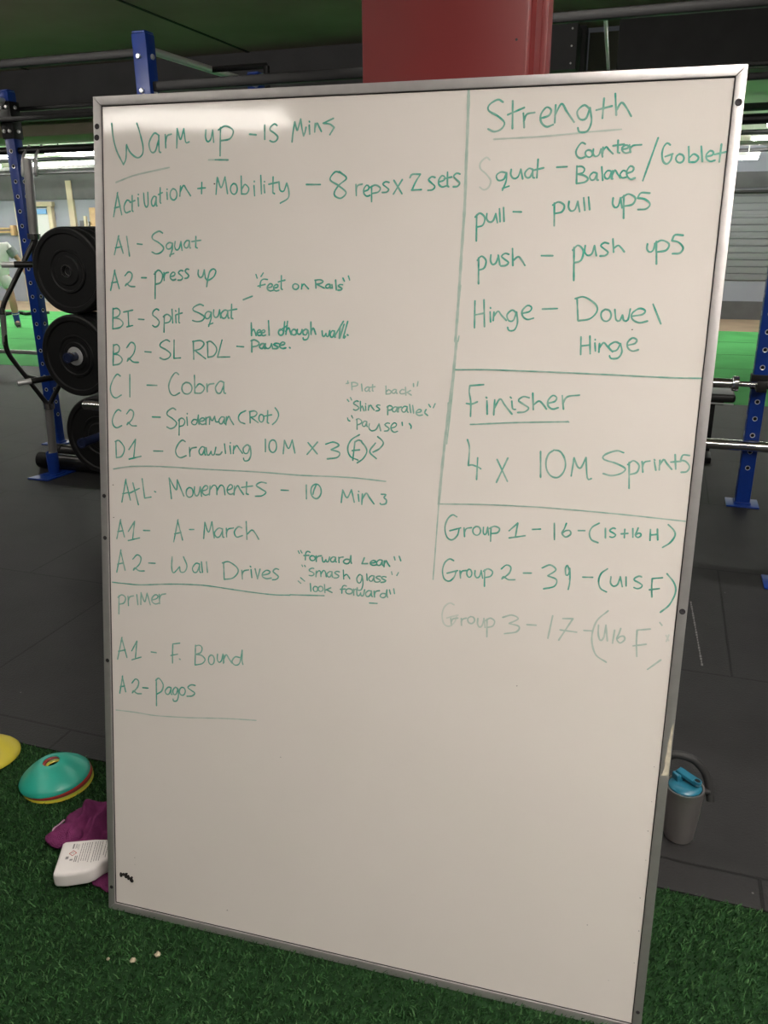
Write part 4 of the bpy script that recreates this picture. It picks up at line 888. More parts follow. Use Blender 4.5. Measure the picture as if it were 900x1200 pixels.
# chrome hooks by the left post
for dx in (0.10, 0.20):
    MB().tube(M['bolt'], smooth3([(-4.12 + dx, RY + 0.02, 2.00), (-4.12 + dx, RY - 0.05, 1.93), (-4.10 + dx, RY - 0.10, 1.83), (-4.06 + dx, RY - 0.14, 1.82), (-4.04 + dx, RY - 0.14, 1.90)]), 0.009, 8).build('storage_hook', rig, org=ro)
# J-cups (bracket round the post and a padded lip)
def jcup(x, y, z, side):
    mb = MB()
    mb.box(M['black_steel'], (x, y - S / 2 - 0.006, z + 0.006), (S + 0.02, 0.010, 0.075), bev=0.003)
    for s in (-1, 1):
        mb.box(M['black_steel'], (x + s * (S / 2 + 0.006), y - 0.01, z + 0.006), (0.008, S * 0.8, 0.075), bev=0.003)
    mb.box(M['vinyl'], (x, y - S / 2 - 0.055, z - 0.024), (0.05, 0.10, 0.016), bev=0.004)
    mb.box(M['vinyl'], (x, y - S / 2 - 0.102, z - 0.002), (0.05, 0.012, 0.055), bev=0.004)
    mb.build('bar_cup', rig, org=ro)['label'] = 'black bar holder clamped to the post'
jcup(-2.35, FY, 0.624, 1)
jcup(-1.09, FY, 0.624, 1)
jcup(0.535, RY, 0.690, 1)
# low chrome crossbar in the right-hand bay
mb = MB().tube(M['chrome'], [(-1.09, RY - S / 2 - 0.034, 0.352), (2.5, RY - S / 2 - 0.034, 0.352)], 0.029, 18)
mb.build('crossbar', rig, org=ro)['label'] = 'chrome crossbar near the floor'
mb = MB()
for x in (-1.09, 0.535):
    mb.box(M['black_steel'], (x, RY - S / 2 - 0.004, 0.352), (0.06, 0.008, 0.05), bev=0.002)
mb.build('crossbar_bracket', rig, org=ro)

# ------------------------------------------------------------ barbells
def barbell(loc, label, shaft=1.31, sl=0.415, group='barbells'):
    t = thing('barbell', loc, label, 'barbell', group)
    MB().tube(M['chrome'], [(-shaft / 2, 0, 0), (shaft / 2, 0, 0)], 0.0145, 14).build('shaft', t)
    for s in (-1, 1):
        mb = MB().lathe(M['chrome'], [(0.0, 0.0), (0.038, 0.0), (0.040, 0.003), (0.040, 0.030), (0.034, 0.034), (0.0255, 0.036), (0.0255, sl - 0.004), (0.022, sl), (0.0, sl)], c=(s * shaft / 2, 0, 0), axis=(s, 0, 0), n=28)
        mb.lathe(M['black_steel'], [(0, sl + 0.0015), (0.017, sl + 0.0015), (0.018, sl - 0.002)], c=(s * shaft / 2, 0, 0), axis=(s, 0, 0), n=20)
        mb.build('sleeve', t)
    return t
barbell((-1.975, 3.478, 0.6205), 'chrome barbell whose sleeve end sticks out from behind the whiteboard over the lowest plate', shaft=0.86)
barbell((1.08, RY - S / 2 - 0.055, 0.690), 'chrome barbell racked on the blue post beside the whiteboard', shaft=1.31)
t = thing('loaded_barbell', (-6.42, 7.05, 0.225), 'silver barbell lying on the rubber floor in front of the green lane, far away', 'barbell', 'barbells')
MB().tube(M['bolt'], [(-1.15, 0, 0.02), (2.2, 0, 0.02)], 0.021, 12).build('shaft', t)
for x in (-0.70, 1.75):
    MB().lathe(M['black_rubber'], [(0.03, -0.035), (0.21, -0.035), (0.225, -0.02), (0.225, 0.02), (0.21, 0.035), (0.03, 0.035)], c=(x, 0, 0), axis=(1, 0, 0), n=40, close=True).build('plate', t)
# black platform edge under it
tag(MB().box(M['black_rubber'], (-7.55, 6.72, 0.03), (1.55, 0.30, 0.06), bev=0.01).build('lifting_block'), 'low black block on the rubber floor in front of the far silver barbell', 'block')

# ------------------------------------------------------------ plate tree with bumper plates
TX, TY = -2.97, 4.10
tree = thing('plate_rack', (TX, TY, 0), 'black plate storage rack behind the edge of the whiteboard', 'plate rack')
to = tree.location.copy()
PEGS = (('top', -3.018, 3.72, 1.279, 4), ('middle', -3.036, 3.72, 0.829, 3), ('bottom', -2.895, 3.66, 0.400, 2))
MB().box(M['black_steel'], (TX, TY, 0.74), (0.07, 0.07, 1.36), bev=0.004).build('post', tree, org=to)
for (w, px, py, pz, n) in PEGS:
    mb = MB().box(M['black_steel'], ((px + TX) / 2, TY - 0.045, pz), (abs(px - TX) + 0.11, 0.02, 0.09), bev=0.004)
    mb.build('bracket', tree, org=to)
    end = {'top': 3.705, 'middle': 3.655, 'bottom': 3.505}[w]
    mb = MB()
    if w == 'top':
        mb.tube(M['steel_dull'], [(px, TY - 0.05, pz), (px, 3.735, pz)], 0.0235, 20)
        mb.lathe(M['hole'], [(0, 0.001), (0.0205, 0.001)], c=(px, 3.735, pz), axis=(0, -1, 0), n=24)
    else:
        mb.tube(M['navy'], [(px, TY - 0.05, pz), (px, end, pz)], 0.0235, 20)
        mb.lathe(M['navy'], [(0.0235, -0.02), (0.027, -0.02), (0.027, 0.004), (0.018, 0.005), (0.017, -0.002), (0, -0.002)], c=(px, end, pz), axis=(0, -1, 0), n=24)
        if w == 'middle':
            for dz, a in ((0.012, 0.2), (-0.004, 0.5)):
                mb.tube(M['chrome'], [(px + 0.010, end + 0.012, pz + 0.023 + dz * 0.2), (px + 0.024, end + 0.028, pz + 0.010 + dz * 0.2)], 0.004, 8)
    mb.build('peg', tree, org=to)['label'] = 'dull steel peg' if w == 'top' else 'navy peg end'
for y, xa, xb in ((4.16, -3.78, -2.40), (4.36, -3.84, -2.40)):
    MB().tube(M['dark_tube'], [(xa, y + 0.02, 0.055), (xb, y, 0.055)], 0.05, 18).tube(M['black_rubber'], [(xa - 0.012, y + 0.02, 0.055), (xa + 0.07, y + 0.019, 0.055)], 0.0545, 18).build('foot_tube', tree, org=to)
MB().box(M['black_steel'], (-2.97, 4.26, 0.06), (0.07, 0.34, 0.05), bev=0.004).build('foot_link', tree, org=to)
def bumper_plate(c, th, label, group, hub, ring=False):
    R = 0.2235
    t = thing('bumper_plate', c, label, 'weight plate', group)
    h = th / 2
    side = [(0.026, -h), (0.072, -h), (0.078, -h + 0.006), (0.098, -h + 0.006), (0.104, -h + 0.001), (0.112, -h + 0.001), (0.116, -h + 0.009), (0.186, -h + 0.009), (0.192, -h + 0.001), (0.213, -h), (0.221, -h + 0.006), (R, -h + 0.014)]
    prof = [(r, -z) for r, z in reversed(side)]
    prof = side + prof
    MB().lathe(M['black_rubber'], prof, axis=(0, 1, 0), n=72, close=True).build('rubber_disc', t)
    mb = MB().lathe(M['bolt'] if hub else M['hole'], [(0.0245, -h - 0.001), (0.050 if hub else 0.031, -h - 0.001), (0.052 if hub else 0.033, -h + 0.002), (0.052 if hub else 0.033, h), (0.0245, h + 0.001)], axis=(0, 1, 0), n=32, close=True)
    if ring:
        mb.lathe(M['chrome'], [(0.027, -h - 0.0005), (0.0275, -h - 0.0045), (0.0335, -h - 0.0045), (0.034, -h - 0.0005)], axis=(0, 1, 0), n=40, close=True)
    mb.build('steel_hub', t)
    return t
ORD = ('front', 'second', 'third', 'rearmost')
for (w, px, py, pz, n) in PEGS:
    y = py
    for k in range(n):
        th = (0.066, 0.066, 0.066, 0.066)[k] if w != 'bottom' else 0.085
        bumper_plate((px, y + th / 2, pz), th, 'round black bumper plate, %s on the %s peg of the plate rack' % (ORD[k] if k < n - 1 or n == 1 else 'rearmost', w), 'black bumper plates on the rack', w == 'middle' and k == 0, w == 'top' and k == 0)
        y += th + 0.0045

# ------------------------------------------------------------ trap bar standing in its blue floor holder
hb = thing('floor_bar_holder', (-3.593, 4.06, 0), 'short blue floor socket with a tilted base plate holding the trap bar', 'bar holder')
ho = hb.location.copy()
MB().lathe(M['rack_blue'], [(0.036, 0.012), (0.036, 0.150), (0.0345, 0.152), (0.0305, 0.150), (0.0305, 0.012)], n=28).build('socket', hb)
MB().prism(M['rack_blue'], [(-0.10, -0.13), (0.055, -0.13), (0.085, 0.10), (-0.045, 0.10)], 0.0, 0.009, bev=0.002).prism(M['rack_blue'], [(-0.05, -0.05), (0.05, -0.05), (0.05, 0.05), (-0.05, 0.05)], 0.009, 0.016, bev=0.002).build('base_plate', hb)
A1, A0 = V((-3.448, 4.05, 1.865)), V((-3.593, 4.06, 0.022))
ax = (A1 - A0)
def onax(z):
    return A0 + ax * ((z - A0.z) / ax.z)
tb = thing('trap_bar', A0, 'hexagonal trap bar stood on end in the blue floor socket beside the plates', 'trap bar')
zt, zb = 1.430, 0.470
MB().tube(M['steel_dull'], [onax(zt + 0.02), A1], 0.0255, 22).tube(M['chrome'], [onax(zt + 0.005), onax(zt + 0.035)], 0.036, 22).tube(M['dark_tube'], [onax(zt - 0.11), onax(zt + 0.01)], 0.020, 16).build('sleeve', tb, org=A0)
MB().tube(M['steel_dull'], [A0, onax(zb - 0.02)], 0.0255, 22).tube(M['chrome'], [onax(zb - 0.035), onax(zb)], 0.033, 22).build('sleeve', tb, org=A0)
hd = V((-0.122, -0.17, 0)).normalized()
wv = 0.213
cT, cB = onax(zt), onax(zb - 0.02)
for s, nm in ((1, 'bent_arm'), (-1, 'bent_arm')):
    v1, v2 = onax(1.064) + hd * wv * s, onax(0.809) + hd * wv * s
    pts = fillet([cT, v1, v2, cB], 0.05, 6)
    MB().tube(M['dark_tube'], pts, 0.0145, 14).tube(M['steel_dull'], [v1 + V((0, 0, -0.04)), v2 + V((0, 0, 0.04))], 0.0155, 14, cap=False).tube(M['chrome'], [v1 + V((0, 0, -0.035)), v1 + V((0, 0, -0.005))], 0.0165, 14).build(nm, tb, org=A0)
for a, b in ((V((-3.515, 3.80, 1.305)), V((-3.335, 3.95, 1.300))), (V((-3.535, 3.80, 0.640)), V((-3.37, 4.02, 0.655)))):
    d = (b - a)
    mb = MB().tube(M['bolt'], [a, a + d * 0.3], 0.0165, 16).tube(M['dark_tube'], [a + d * 0.28, a + d * 0.8], 0.0175, 16).tube(M['chrome'], [a + d * 0.78, b], 0.0175, 16)
    m0 = a + d * 0.5
    c0 = onax(m0.z)
    mb.tube(M['dark_tube'], [m0, c0 + hd * 0.10], 0.011, 10)
    mb.build('handle', tb, org=A0)

# ------------------------------------------------------------ bench behind the right-hand rack
bn = thing('weight_bench', (-0.05, 5.75, 0), 'black padded weight bench behind the racked barbell', 'bench')
MB().box(M['vinyl'], (-0.05, 0, 0.42), (1.22, 0.28, 0.055), bev=0.02, seg=3).build('pad', bn)
MB().box(M['black_steel'], (-0.05, 0, 0.375), (1.10, 0.07, 0.035), bev=0.004).box(M['bolt'], (-0.05, -0.142, 0.388), (1.2, 0.006, 0.008)).build('pad_frame', bn)
for x in (-0.50, 0.42):
    MB().box(M['black_steel'], (x, 0, 0.19), (0.06, 0.06, 0.35), bev=0.004).box(M['black_steel'], (x, 0, 0.02), (0.07, 0.42, 0.04), bev=0.006).build('leg', bn)

# ------------------------------------------------------------ small things on the turf
def disc_cone(loc, m, label, tilt=(0, 0), group='stacked disc cones'):
    prof_o = [(0.097, 0.000), (0.097, 0.004), (0.090, 0.013), (0.074, 0.027), (0.056, 0.040), (0.040, 0.049), (0.031, 0.0515), (0.0245, 0.0525)]
    prof_i = [(r - 0.002, max(0.0, h - 0.0022)) for r, h in reversed(prof_o)]
    o = MB().lathe(m, prof_o + prof_i, n=64, close=True).build('disc_cone', smooth=50)
    o.location = loc
    o.rotation_euler = (tilt[0], tilt[1], 0.0)
    o.rotation_mode = 'XYZ'
    return tag(o, label, 'cone', group)
cx, cy = -1.512, 1.535
disc_cone((cx + 0.004, cy - 0.001, 0.003), M['yellow'], 'bright yellow disc cone, lowest of the stack beside the plum cloth', (0.0, 0.0))
disc_cone((cx + 0.003, cy, 0.0065), M['lime'], 'yellow-green disc cone just above the lowest of the stack', (0.005, -0.01))
disc_cone((cx + 0.001, cy, 0.0110), M['dark_red'], 'dark red disc cone seen as a thin rim under the teal one', (0.010, -0.03))
disc_cone((cx - 0.001, cy, 0.0145), M['red'], 'bright red disc cone showing through the hole of the teal one', (0.015, -0.045))
disc_cone((cx - 0.003, cy - 0.002, 0.0195), M['teal'], 'teal disc cone, topmost of the stack on the turf', (0.025, -0.07))
disc_cone((-1.792, 1.562, 0.006), M['yellow'], 'yellow disc cone on its own at the edge of the picture', (0.0, 0.0), group=None)

# plum towel, crumpled
def towel():
    nx, ny = 84, 70
    x0, x1, y0, y1 = -1.372, -1.09, 1.298, 1.50
    vs_, fs_ = [], []
    def hgt(x, y):
        lx, ly = x + 1.236, y - 1.190
        if -0.444 * lx + 0.896 * ly < 0.117 and lx * 0.896 + ly * 0.444 > -0.006:
            return None                                             # the bottle lies here
        u, v = (x + 1.245) / 0.135, (y - 1.400) / 0.108
        rr = math.sqrt((u * 0.97) ** 2 + v ** 2)
        e = max(0.0, 1 - rr ** 3.0)
        w1 = 2 * math.pi / 0.062 * (x + 1.314 + 0.10 * (y - 1.38)) + 0.7 * math.sin(22 * y)
        f = max(0.0, 0.5 + 0.5 * math.cos(w1)) ** 2.2
        f2 = max(0.0, 0.5 + 0.5 * math.sin(70 * (0.45 * x + y) + 1.6 * math.sin(24 * x))) ** 2
        return (0.006 + 0.024 * e + 0.040 * e * f + 0.013 * e * f2) if e > 0 else None
    idx = {}
    for j in range(ny):
        for i in range(nx):
            x = x0 + (x1 - x0) * i / (nx - 1)
            y = y0 + (y1 - y0) * j / (ny - 1)
            ang = math.atan2(y - 1.4, x + 1.245)
            k = 1 + 0.07 * math.sin(3 * ang + 0.7) + 0.05 * math.sin(7 * ang)
            h = hgt(-1.245 + (x + 1.245) / k, 1.4 + (y - 1.4) / k)
            if h is not None:
                idx[(i, j)] = len(vs_)
                vs_.append((x, y, h))
    for j in range(ny - 1):
        for i in range(nx - 1):
            q = [(i, j), (i + 1, j), (i + 1, j + 1), (i, j + 1)]
            if all(k in idx for k in q):
                fs_.append([idx[k] for k in q])
    me = bpy.data.meshes.new('towel')
    me.from_pydata(vs_, [], fs_)
    me.materials.append(M['plum'])
    me.polygons.foreach_set('use_smooth', [True] * len(me.polygons))
    o = bpy.data.objects.new('towel', me)
    C.objects.link(o)
    sol = o.modifiers.new('thickness', 'SOLIDIFY')
    sol.thickness = 0.004
    sub = o.modifiers.new('smooth', 'SUBSURF')
    sub.levels = sub.render_levels = 1
    tag(o, 'crumpled plum towelling cloth on the turf behind the white bottle', 'cloth')
    # folded corner turned over at the near end, and the pale hem
    mb = MB()
    bmf = bmesh.new()
    bmesh.ops.create_uvsphere(bmf, u_segments=28, v_segments=14, radius=1.0)
    for v in bmf.verts:
        n_ = 1 + 0.10 * math.sin(5 * v.co.x + 3 * v.co.y)
        v.co = V((v.co.x * 0.046 * n_, v.co.y * 0.033 * n_, v.co.z * 0.016 + 0.004 * math.sin(4 * v.co.x)))
    mb._merge(bmf, M['plum'], Matrix.Translation((-1.318, 1.337, 0.030)) @ Matrix.Rotation(0.75, 4, 'Z') @ Matrix.Rotation(0.25, 4, 'X'))
    mb.build('folded_corner', o, smooth=80)
    hem = [(-1.353 + 0.004 * math.sin(i), 1.338 + 0.010 * i, 0.030 + 0.006 * i if i < 4 else 0.050 - 0.003 * i) for i in range(5)]
    MB().tube(M['plum_hem'], smooth3([(-1.349, 1.322, 0.028), (-1.357, 1.338, 0.036), (-1.350, 1.352, 0.040), (-1.338, 1.360, 0.052)], 5), 0.0022, 8).build('hem', o)['label'] = 'pale stitched hem'
    mb = MB()
    bmf = bmesh.new()
    bmesh.ops.create_uvsphere(bmf, u_segments=24, v_segments=12, radius=1.0)
    for v in bmf.verts:
        v.co = V((v.co.x * 0.050, v.co.y * 0.034 * (1 + 0.15 * math.sin(6 * v.co.x)), v.co.z * 0.008))
    mb._merge(bmf, M['plum'], Matrix.Translation((-1.128, 1.262, 0.008)))
    mb.build('loose_end', o, smooth=80)
towel()

# white spray bottle on its back, label up
ex, ey = V((0.896, 0.444, 0)), V((-0.444, 0.896, 0))
bo = V((-1.236, 1.190, 0.016))
rot = Matrix((ex, ey, V((0, 0, 1)))).transposed()
sb = thing('spray_bottle', bo, 'flat white plastic spray bottle lying on the turf with a printed back label', 'bottle', rot=rot)
poly = [(0.000, 0.006), (0.006, 0.0), (0.030, -0.003), (0.078, 0.0), (0.094, 0.008), (0.110, 0.024), (0.128, 0.036), (0.150, 0.040), (0.160, 0.042), (0.160, 0.074), (0.150, 0.078), (0.128, 0.094), (0.108, 0.106), (0.080, 0.111), (0.006, 0.112), (0.0, 0.106)]
MB().prism(M['white_plastic'], poly, 0.0, 0.040, bev=0.010, seg=5).build('body', sb, smooth=55)
mb = MB().lathe(M['white_plastic'], [(0, 0), (0.018, 0), (0.018, 0.022), (0.014, 0.026), (0, 0.026)], c=(0.158, 0.058, 0.020), axis=(1, 0, 0), n=28)
mb.build('collar', sb)
MB().prism(M['print_grey'], [(0.182, 0.046), (0.210, 0.040), (0.226, 0.010), (0.236, 0.012), (0.232, 0.050), (0.226, 0.072), (0.182, 0.070)], 0.010, 0.030, bev=0.004).build('trigger_head', sb)
mb = MB()
zt_ = 0.0402
def tick(mm, x, y, w, h):
    mb.box(mm, (x, y, zt_), (w, h, 0.0005))
for col in range(11):                                               # columns of small print running across the bottle
    x = 0.052 + col * 0.0056 + (0.003 if col > 4 else 0) + (0.003 if col > 8 else 0)
    y = 0.098
    ylim = 0.028 if col < 9 else 0.040
    while y > ylim:
        L = random.uniform(0.003, 0.011)
        if y - L < ylim:
            break
        tick(M['print_grey'], x, y - L / 2, 0.0016, L)
        y -= L + random.uniform(0.001, 0.0022)
tick(M['print_grey'], 0.031, 0.090, 0.0035, 0.016)
tick(M['print_grey'], 0.037, 0.089, 0.0012, 0.016)
tick(M['print_grey'], 0.040, 0.089, 0.0012, 0.014)
tick(M['print_grey'], 0.044, 0.086, 0.0012, 0.018)
mb.box(M['print_grey'], (0.034, 0.044, zt_), (0.007, 0.0045, 0.0005)).box(M['print_grey'], (0.042, 0.046, zt_), (0.0022, 0.020, 0.0005)).box(M['print_grey'], (0.046, 0.046, zt_), (0.0022, 0.020, 0.0005)).box(M['print_grey'], (0.023, 0.052, zt_), (0.007, 0.008, 0.0005))
for a in range(4):                                                   # hazard diamond outline
    a0, a1 = a * math.pi / 2, (a + 1) * math.pi / 2
    p0, p1 = V((0.034 + 0.0085 * math.cos(a0), 0.066 + 0.0085 * math.sin(a0), zt_)), V((0.034 + 0.0085 * math.cos(a1), 0.066 + 0.0085 * math.sin(a1), zt_))
    mb.tube(M['print_red'], [p0, p1], 0.0007, 6)
mb.box(M['print_grey'], (0.034, 0.0665, zt_), (0.005, 0.0014, 0.0005)).box(M['print_grey'], (0.030, 0.0665, zt_), (0.0014, 0.0014, 0.0005))
mb.build('printed_label', sb)['label'] = 'grey small print with a red hazard diamond'

# steel shaker with blue lid and black grip
sh = thing('shaker_bottle', (0.175, 1.850, 0), 'brushed steel shaker bottle with a blue lid and black grip handle', 'bottle')
MB().lathe(M['steel_brushed'], [(0, 0.002), (0.030, 0.0), (0.0345, 0.003), (0.0370, 0.010), (0.0425, 0.080), (0.0455, 0.131), (0.0462, 0.135), (0.0455, 0.137), (0.0462, 0.139), (0.0474, 0.153), (0.0468, 0.157), (0.0425, 0.157), (0.0415, 0.150)], n=56).build('steel_cup', sh, smooth=30)
mb = MB().lathe(M['blue_lid'], [(0.0395, 0.154), (0.0405, 0.157), (0.0385, 0.1605), (0.031, 0.165), (0.024, 0.167), (0, 0.167)], n=48)
d_ = V((0.62, -0.78, 0)).normalized()
s_ = V((0.78, 0.62, 0))
rl = Matrix((s_, -d_, V((0, 0, 1)))).transposed()
mb.build('lid', sh)
mb = MB().box(M['blue_lid'], V((-0.018, 0.012, 0.174)), (0.024, 0.024, 0.020), bev=0.004, rot=rl)
mb.prism(M['blue_lid'], [(-0.032, -0.010), (0.026, -0.012), (0.032, -0.004), (0.032, 0.006), (0.024, 0.012), (-0.032, 0.012)], 0.0, 0.010, mx=Matrix.Translation((0.006, 0.004, 0.1765)) @ Matrix.Rotation(-0.55, 4, 'Z') @ Matrix.Rotation(0.14, 4, 'Y'), bev=0.003)
mb.lathe(M['hole'], [(0, 0.0005), (0.007, 0.0005), (0.0075, 0)], c=(0.026, -0.010, 0.1842), axis=(0.14, 0, 1), n=18)
mb.lathe(M['blue_lid'], [(0.0075, 0), (0.0075, 0.002), (0.0105, 0.002), (0.0110, -0.004)], c=(0.026, -0.010, 0.1837), axis=(0.14, 0, 1), n=18)
mb.build('flip_cap', sh)
pts = smooth3([(-0.052, 0.044, 0.118), (-0.056, 0.046, 0.175), (-0.036, 0.046, 0.210), (0.012, 0.046, 0.208), (0.046, 0.050, 0.174), (0.060, 0.044, 0.138), (0.068, 0.034, 0.102)], 6)
mb = MB().tube(M['foam'], pts, 0.0108, 16)
dir_ = (V(pts[-1]) - V(pts[-2])).normalized()
mb.lathe(M['hole'], [(0, 0.0006), (0.0065, 0.0006), (0.0068, 0)], c=pts[-1], axis=dir_, n=14)
mb.box(M['foam'], (0.051, 0.034, 0.130), (0.026, 0.024, 0.010), bev=0.003).box(M['foam'], (-0.047, 0.034, 0.128), (0.020, 0.024, 0.010), bev=0.003)
mb.build('grip_handle', sh)

# crumbs on the turf, pale scrape on the rubber
for (x, y, s, w) in ((-0.991, 1.062, 0.0035, 'smallest pale crumb on the turf, nearest the white bottle'), (-0.938, 1.076, 0.0065, 'pale crumb on the turf in front of the board, middle one of three'), (-0.896, 1.105, 0.0070, 'pale crumb on the turf closest to the bottom edge of the board')):
    b = bmesh.new()
    bmesh.ops.create_icosphere(b, subdivisions=2, radius=s)
    for v in b.verts:
        v.co *= random.uniform(0.75, 1.2)
        v.co.z *= 0.7
    mb = MB()
    mb._merge(b, M['crumb'], Matrix.Identity(4))
    o = mb.build('crumb')
    o.location = (x, y, 0.017)
    tag(o, w, 'crumb', 'crumbs on the turf')
mb = MB()
for k in range(26):
    t = k / 26
    p, q_ = V((0.236, 3.32, 0.0006)).lerp(V((0.264, 2.775, 0.0006)), t), V((0.236, 3.32, 0.0006)).lerp(V((0.264, 2.775, 0.0006)), t + 0.75 / 26)
    mb.box(M['chalk'], (p + q_) / 2, (0.006 * random.uniform(0.6, 1.2), (q_ - p).length, 0.001))
struct(mb.build('trim_7', smooth=0))

# ------------------------------------------------------------ far left of the lane: rope, dowel rail, boards
pts = [(-11.9 + 0.12 * i, 12.0 + 0.10 * math.sin(i * 1.3) + 0.03 * i, 0.022 + 0.012 * abs(math.sin(i * 2.1))) for i in range(12)]
mb = MB().tube(M['black_rubber'], smooth3(pts, 4), 0.024, 10)
pts = [(-11.8 + 0.11 * i, 11.85 + 0.08 * math.sin(i * 1.7 + 1) + 0.03 * i, 0.030 + 0.02 * abs(math.sin(i * 1.1))) for i in range(11)]
mb.tube(M['black_rubber'], smooth3(pts, 4), 0.026, 10)
tag(mb.build('exercise_rope'), 'black rope lying loose on the green lane behind the walking person', 'rope')
mb = MB()
for z in (1.475, 1.41):
    mb.tube(M['tan'], [(-13.9, YF - 0.10, z), (-12.97, YF - 0.10, z)], 0.022, 10)
rr_ = mb
o = rr_.build('dowel_rail')
tag(o, 'pair of tan wooden dowels held level on the back wall', 'dowel rail')
MB().box(M['tan'], (-12.98, YF - 0.06, 1.44), (0.09, 0.12, 0.20), bev=0.01).build('bracket', o)
MB().box(M['tan'], (-13.80, YF - 0.06, 1.44), (0.09, 0.12, 0.20), bev=0.01).build('bracket', o)
for i, (x, w, h, m_, lb) in enumerate(((-11.25, 0.10, 1.62, 'wall_dark', 'narrow dark grey board, first of three boards leaning at the back wall'), (-11.12, 0.11, 1.60, 'cable', 'mid grey board between the two other boards at the back wall'), (-10.93, 0.18, 1.86, 'tan', 'tan wooden board leaning at the back wall nearest the whiteboard'))):
    o = MB().box(M[m_], (0, 0, h / 2), (w, 0.05, h), bev=0.008).build('leaning_board')
    o.location = (x, YF - 0.15 - 0.02 * i, 0.0)
    o.rotation_euler = (-0.055, 0, 0)
    tag(o, lb, 'board', 'boards at the back wall')
o = MB().box(M['cream'], (-10.97, YF - 0.32, 0.85), (0.06, 0.05, 1.70), bev=0.006).build('white_post')
tag(o, 'cream post standing in front of the tan wooden board', 'post')

# ------------------------------------------------------------ the walking person
def skin_mesh(name, nodes, edges, radii, material, parent, root=0, sub=2):
    me = bpy.data.meshes.new(name)
    me.from_pydata([tuple(n_) for n_ in nodes], edges, [])
    o = bpy.data.objects.new(name, me)
    C.objects.link(o)
    o.modifiers.new('skin', 'SKIN')
    for i, r in enumerate(radii):
        me.skin_vertices[0].data[i].radius = (r, r) if not isinstance(r, tuple) else r
    me.skin_vertices[0].data[root].use_root = True
    o.modifiers['skin'].use_smooth_shade = True
    s = o.modifiers.new('sub', 'SUBSURF')
    s.levels = s.render_levels = sub
    me.materials.append(material)
    o.parent = parent
    return o
pe, pf = V((0.79, 0.613, 0)), V((0.613, -0.79, 0))                   # to the person's left, forwards
pm = Matrix((pe, pf * -1, V((0, 0, 1)))).transposed()
person = thing('person', (-9.86, 10.60, 0), 'person in a white jersey, white shorts and blue socks walking on the green lane', 'person', rot=pm)
def L(a, b, c):
    return V((a, -b, c))
J = {}
nodes, radii, edges = [], [], []
def nd(name, p, r, link=None):
    J[name] = len(nodes)
    nodes.append(p)
    radii.append(r)
    if link:
        edges.append((J[link], J[name]))
nd('pelvis', L(0, 0, 0.80), 0.085)
nd('waist', L(0.01, 0.01, 0.95), (0.105, 0.085), 'pelvis')
nd('chest', L(0.01, 0.02, 1.13), (0.135, 0.095), 'waist')
nd('neckbase', L(0.0, 0.02, 1.27), 0.060, 'chest')
nd('neck', L(-0.005, 0.03, 1.33), 0.046, 'neckbase')
nd('jaw', L(-0.01, 0.055, 1.385), 0.056, 'neck')
nd('head', L(-0.01, 0.045, 1.455), 0.082, 'jaw')
nd('crown', L(-0.01, 0.035, 1.515), 0.066, 'head')
for s, w, el, wr, hd_ in ((1, 'l', L(0.30, 0.03, 1.03), L(0.375, 0.10, 0.83), L(0.395, 0.12, 0.77)), (-1, 'r', L(-0.27, -0.04, 1.02), L(-0.31, 0.08, 0.82), L(-0.315, 0.11, 0.76))):
    nd('sh' + w, L(0.155 * s, 0.01, 1.225), 0.056, 'chest')
    nd('el' + w, el, 0.038, 'sh' + w)
    nd('fa' + w, el.lerp(wr, 0.35), 0.037, 'el' + w)
    nd('wr' + w, wr, 0.025, 'fa' + w)
    nd('palm' + w, hd_, (0.032, 0.018), 'wr' + w)
    dn = (hd_ - wr).normalized()
    side = V((0.35 * s, -0.93, 0)).normalized()
    for k, ln_ in enumerate((0.058, 0.068, 0.064, 0.050)):
        o_ = side * (0.021 - 0.014 * k)
        nd('f%d%s' % (k, w), hd_ + dn * 0.030 + o_, 0.0085, 'palm' + w)
        nd('g%d%s' % (k, w), hd_ + dn * (0.030 + ln_ * 0.6) + o_ + V((-0.006 * s, 0, 0)), 0.0080, 'f%d%s' % (k, w))
        nd('h%d%s' % (k, w), hd_ + dn * (0.026 + ln_) + o_ + V((-0.016 * s, 0, 0)), 0.0065, 'g%d%s' % (k, w))
    nd('t0' + w, hd_ + side * 0.032 - dn * 0.006, 0.0095, 'palm' + w)
    nd('t1' + w, hd_ + side * 0.044 + dn * 0.030, 0.0080, 't0' + w)
for s, w, kn, an, toe in ((1, 'l', L(0.125, 0.07, 0.44), L(0.145, 0.02, 0.085), L(0.165, 0.16, 0.045)), (-1, 'r', L(-0.14, 0.08, 0.44), L(-0.20, -0.10, 0.095), L(-0.215, 0.04, 0.045))):
    hip = L(0.085 * s, 0, 0.765)
    nd('hip' + w, hip, 0.062, 'pelvis')
    nd('th' + w, hip.lerp(kn, 0.5), 0.060, 'hip' + w)
    nd('kn' + w, kn, 0.056, 'th' + w)
    nd('ca' + w, kn.lerp(an, 0.35), 0.060, 'kn' + w)
    nd('an' + w, an, 0.034, 'ca' + w)
    nd('toe' + w, toe, 0.030, 'an' + w)
skin_mesh('body', nodes, edges, radii, M['skin'], person)
P_ = lambda k: nodes[J[k]]
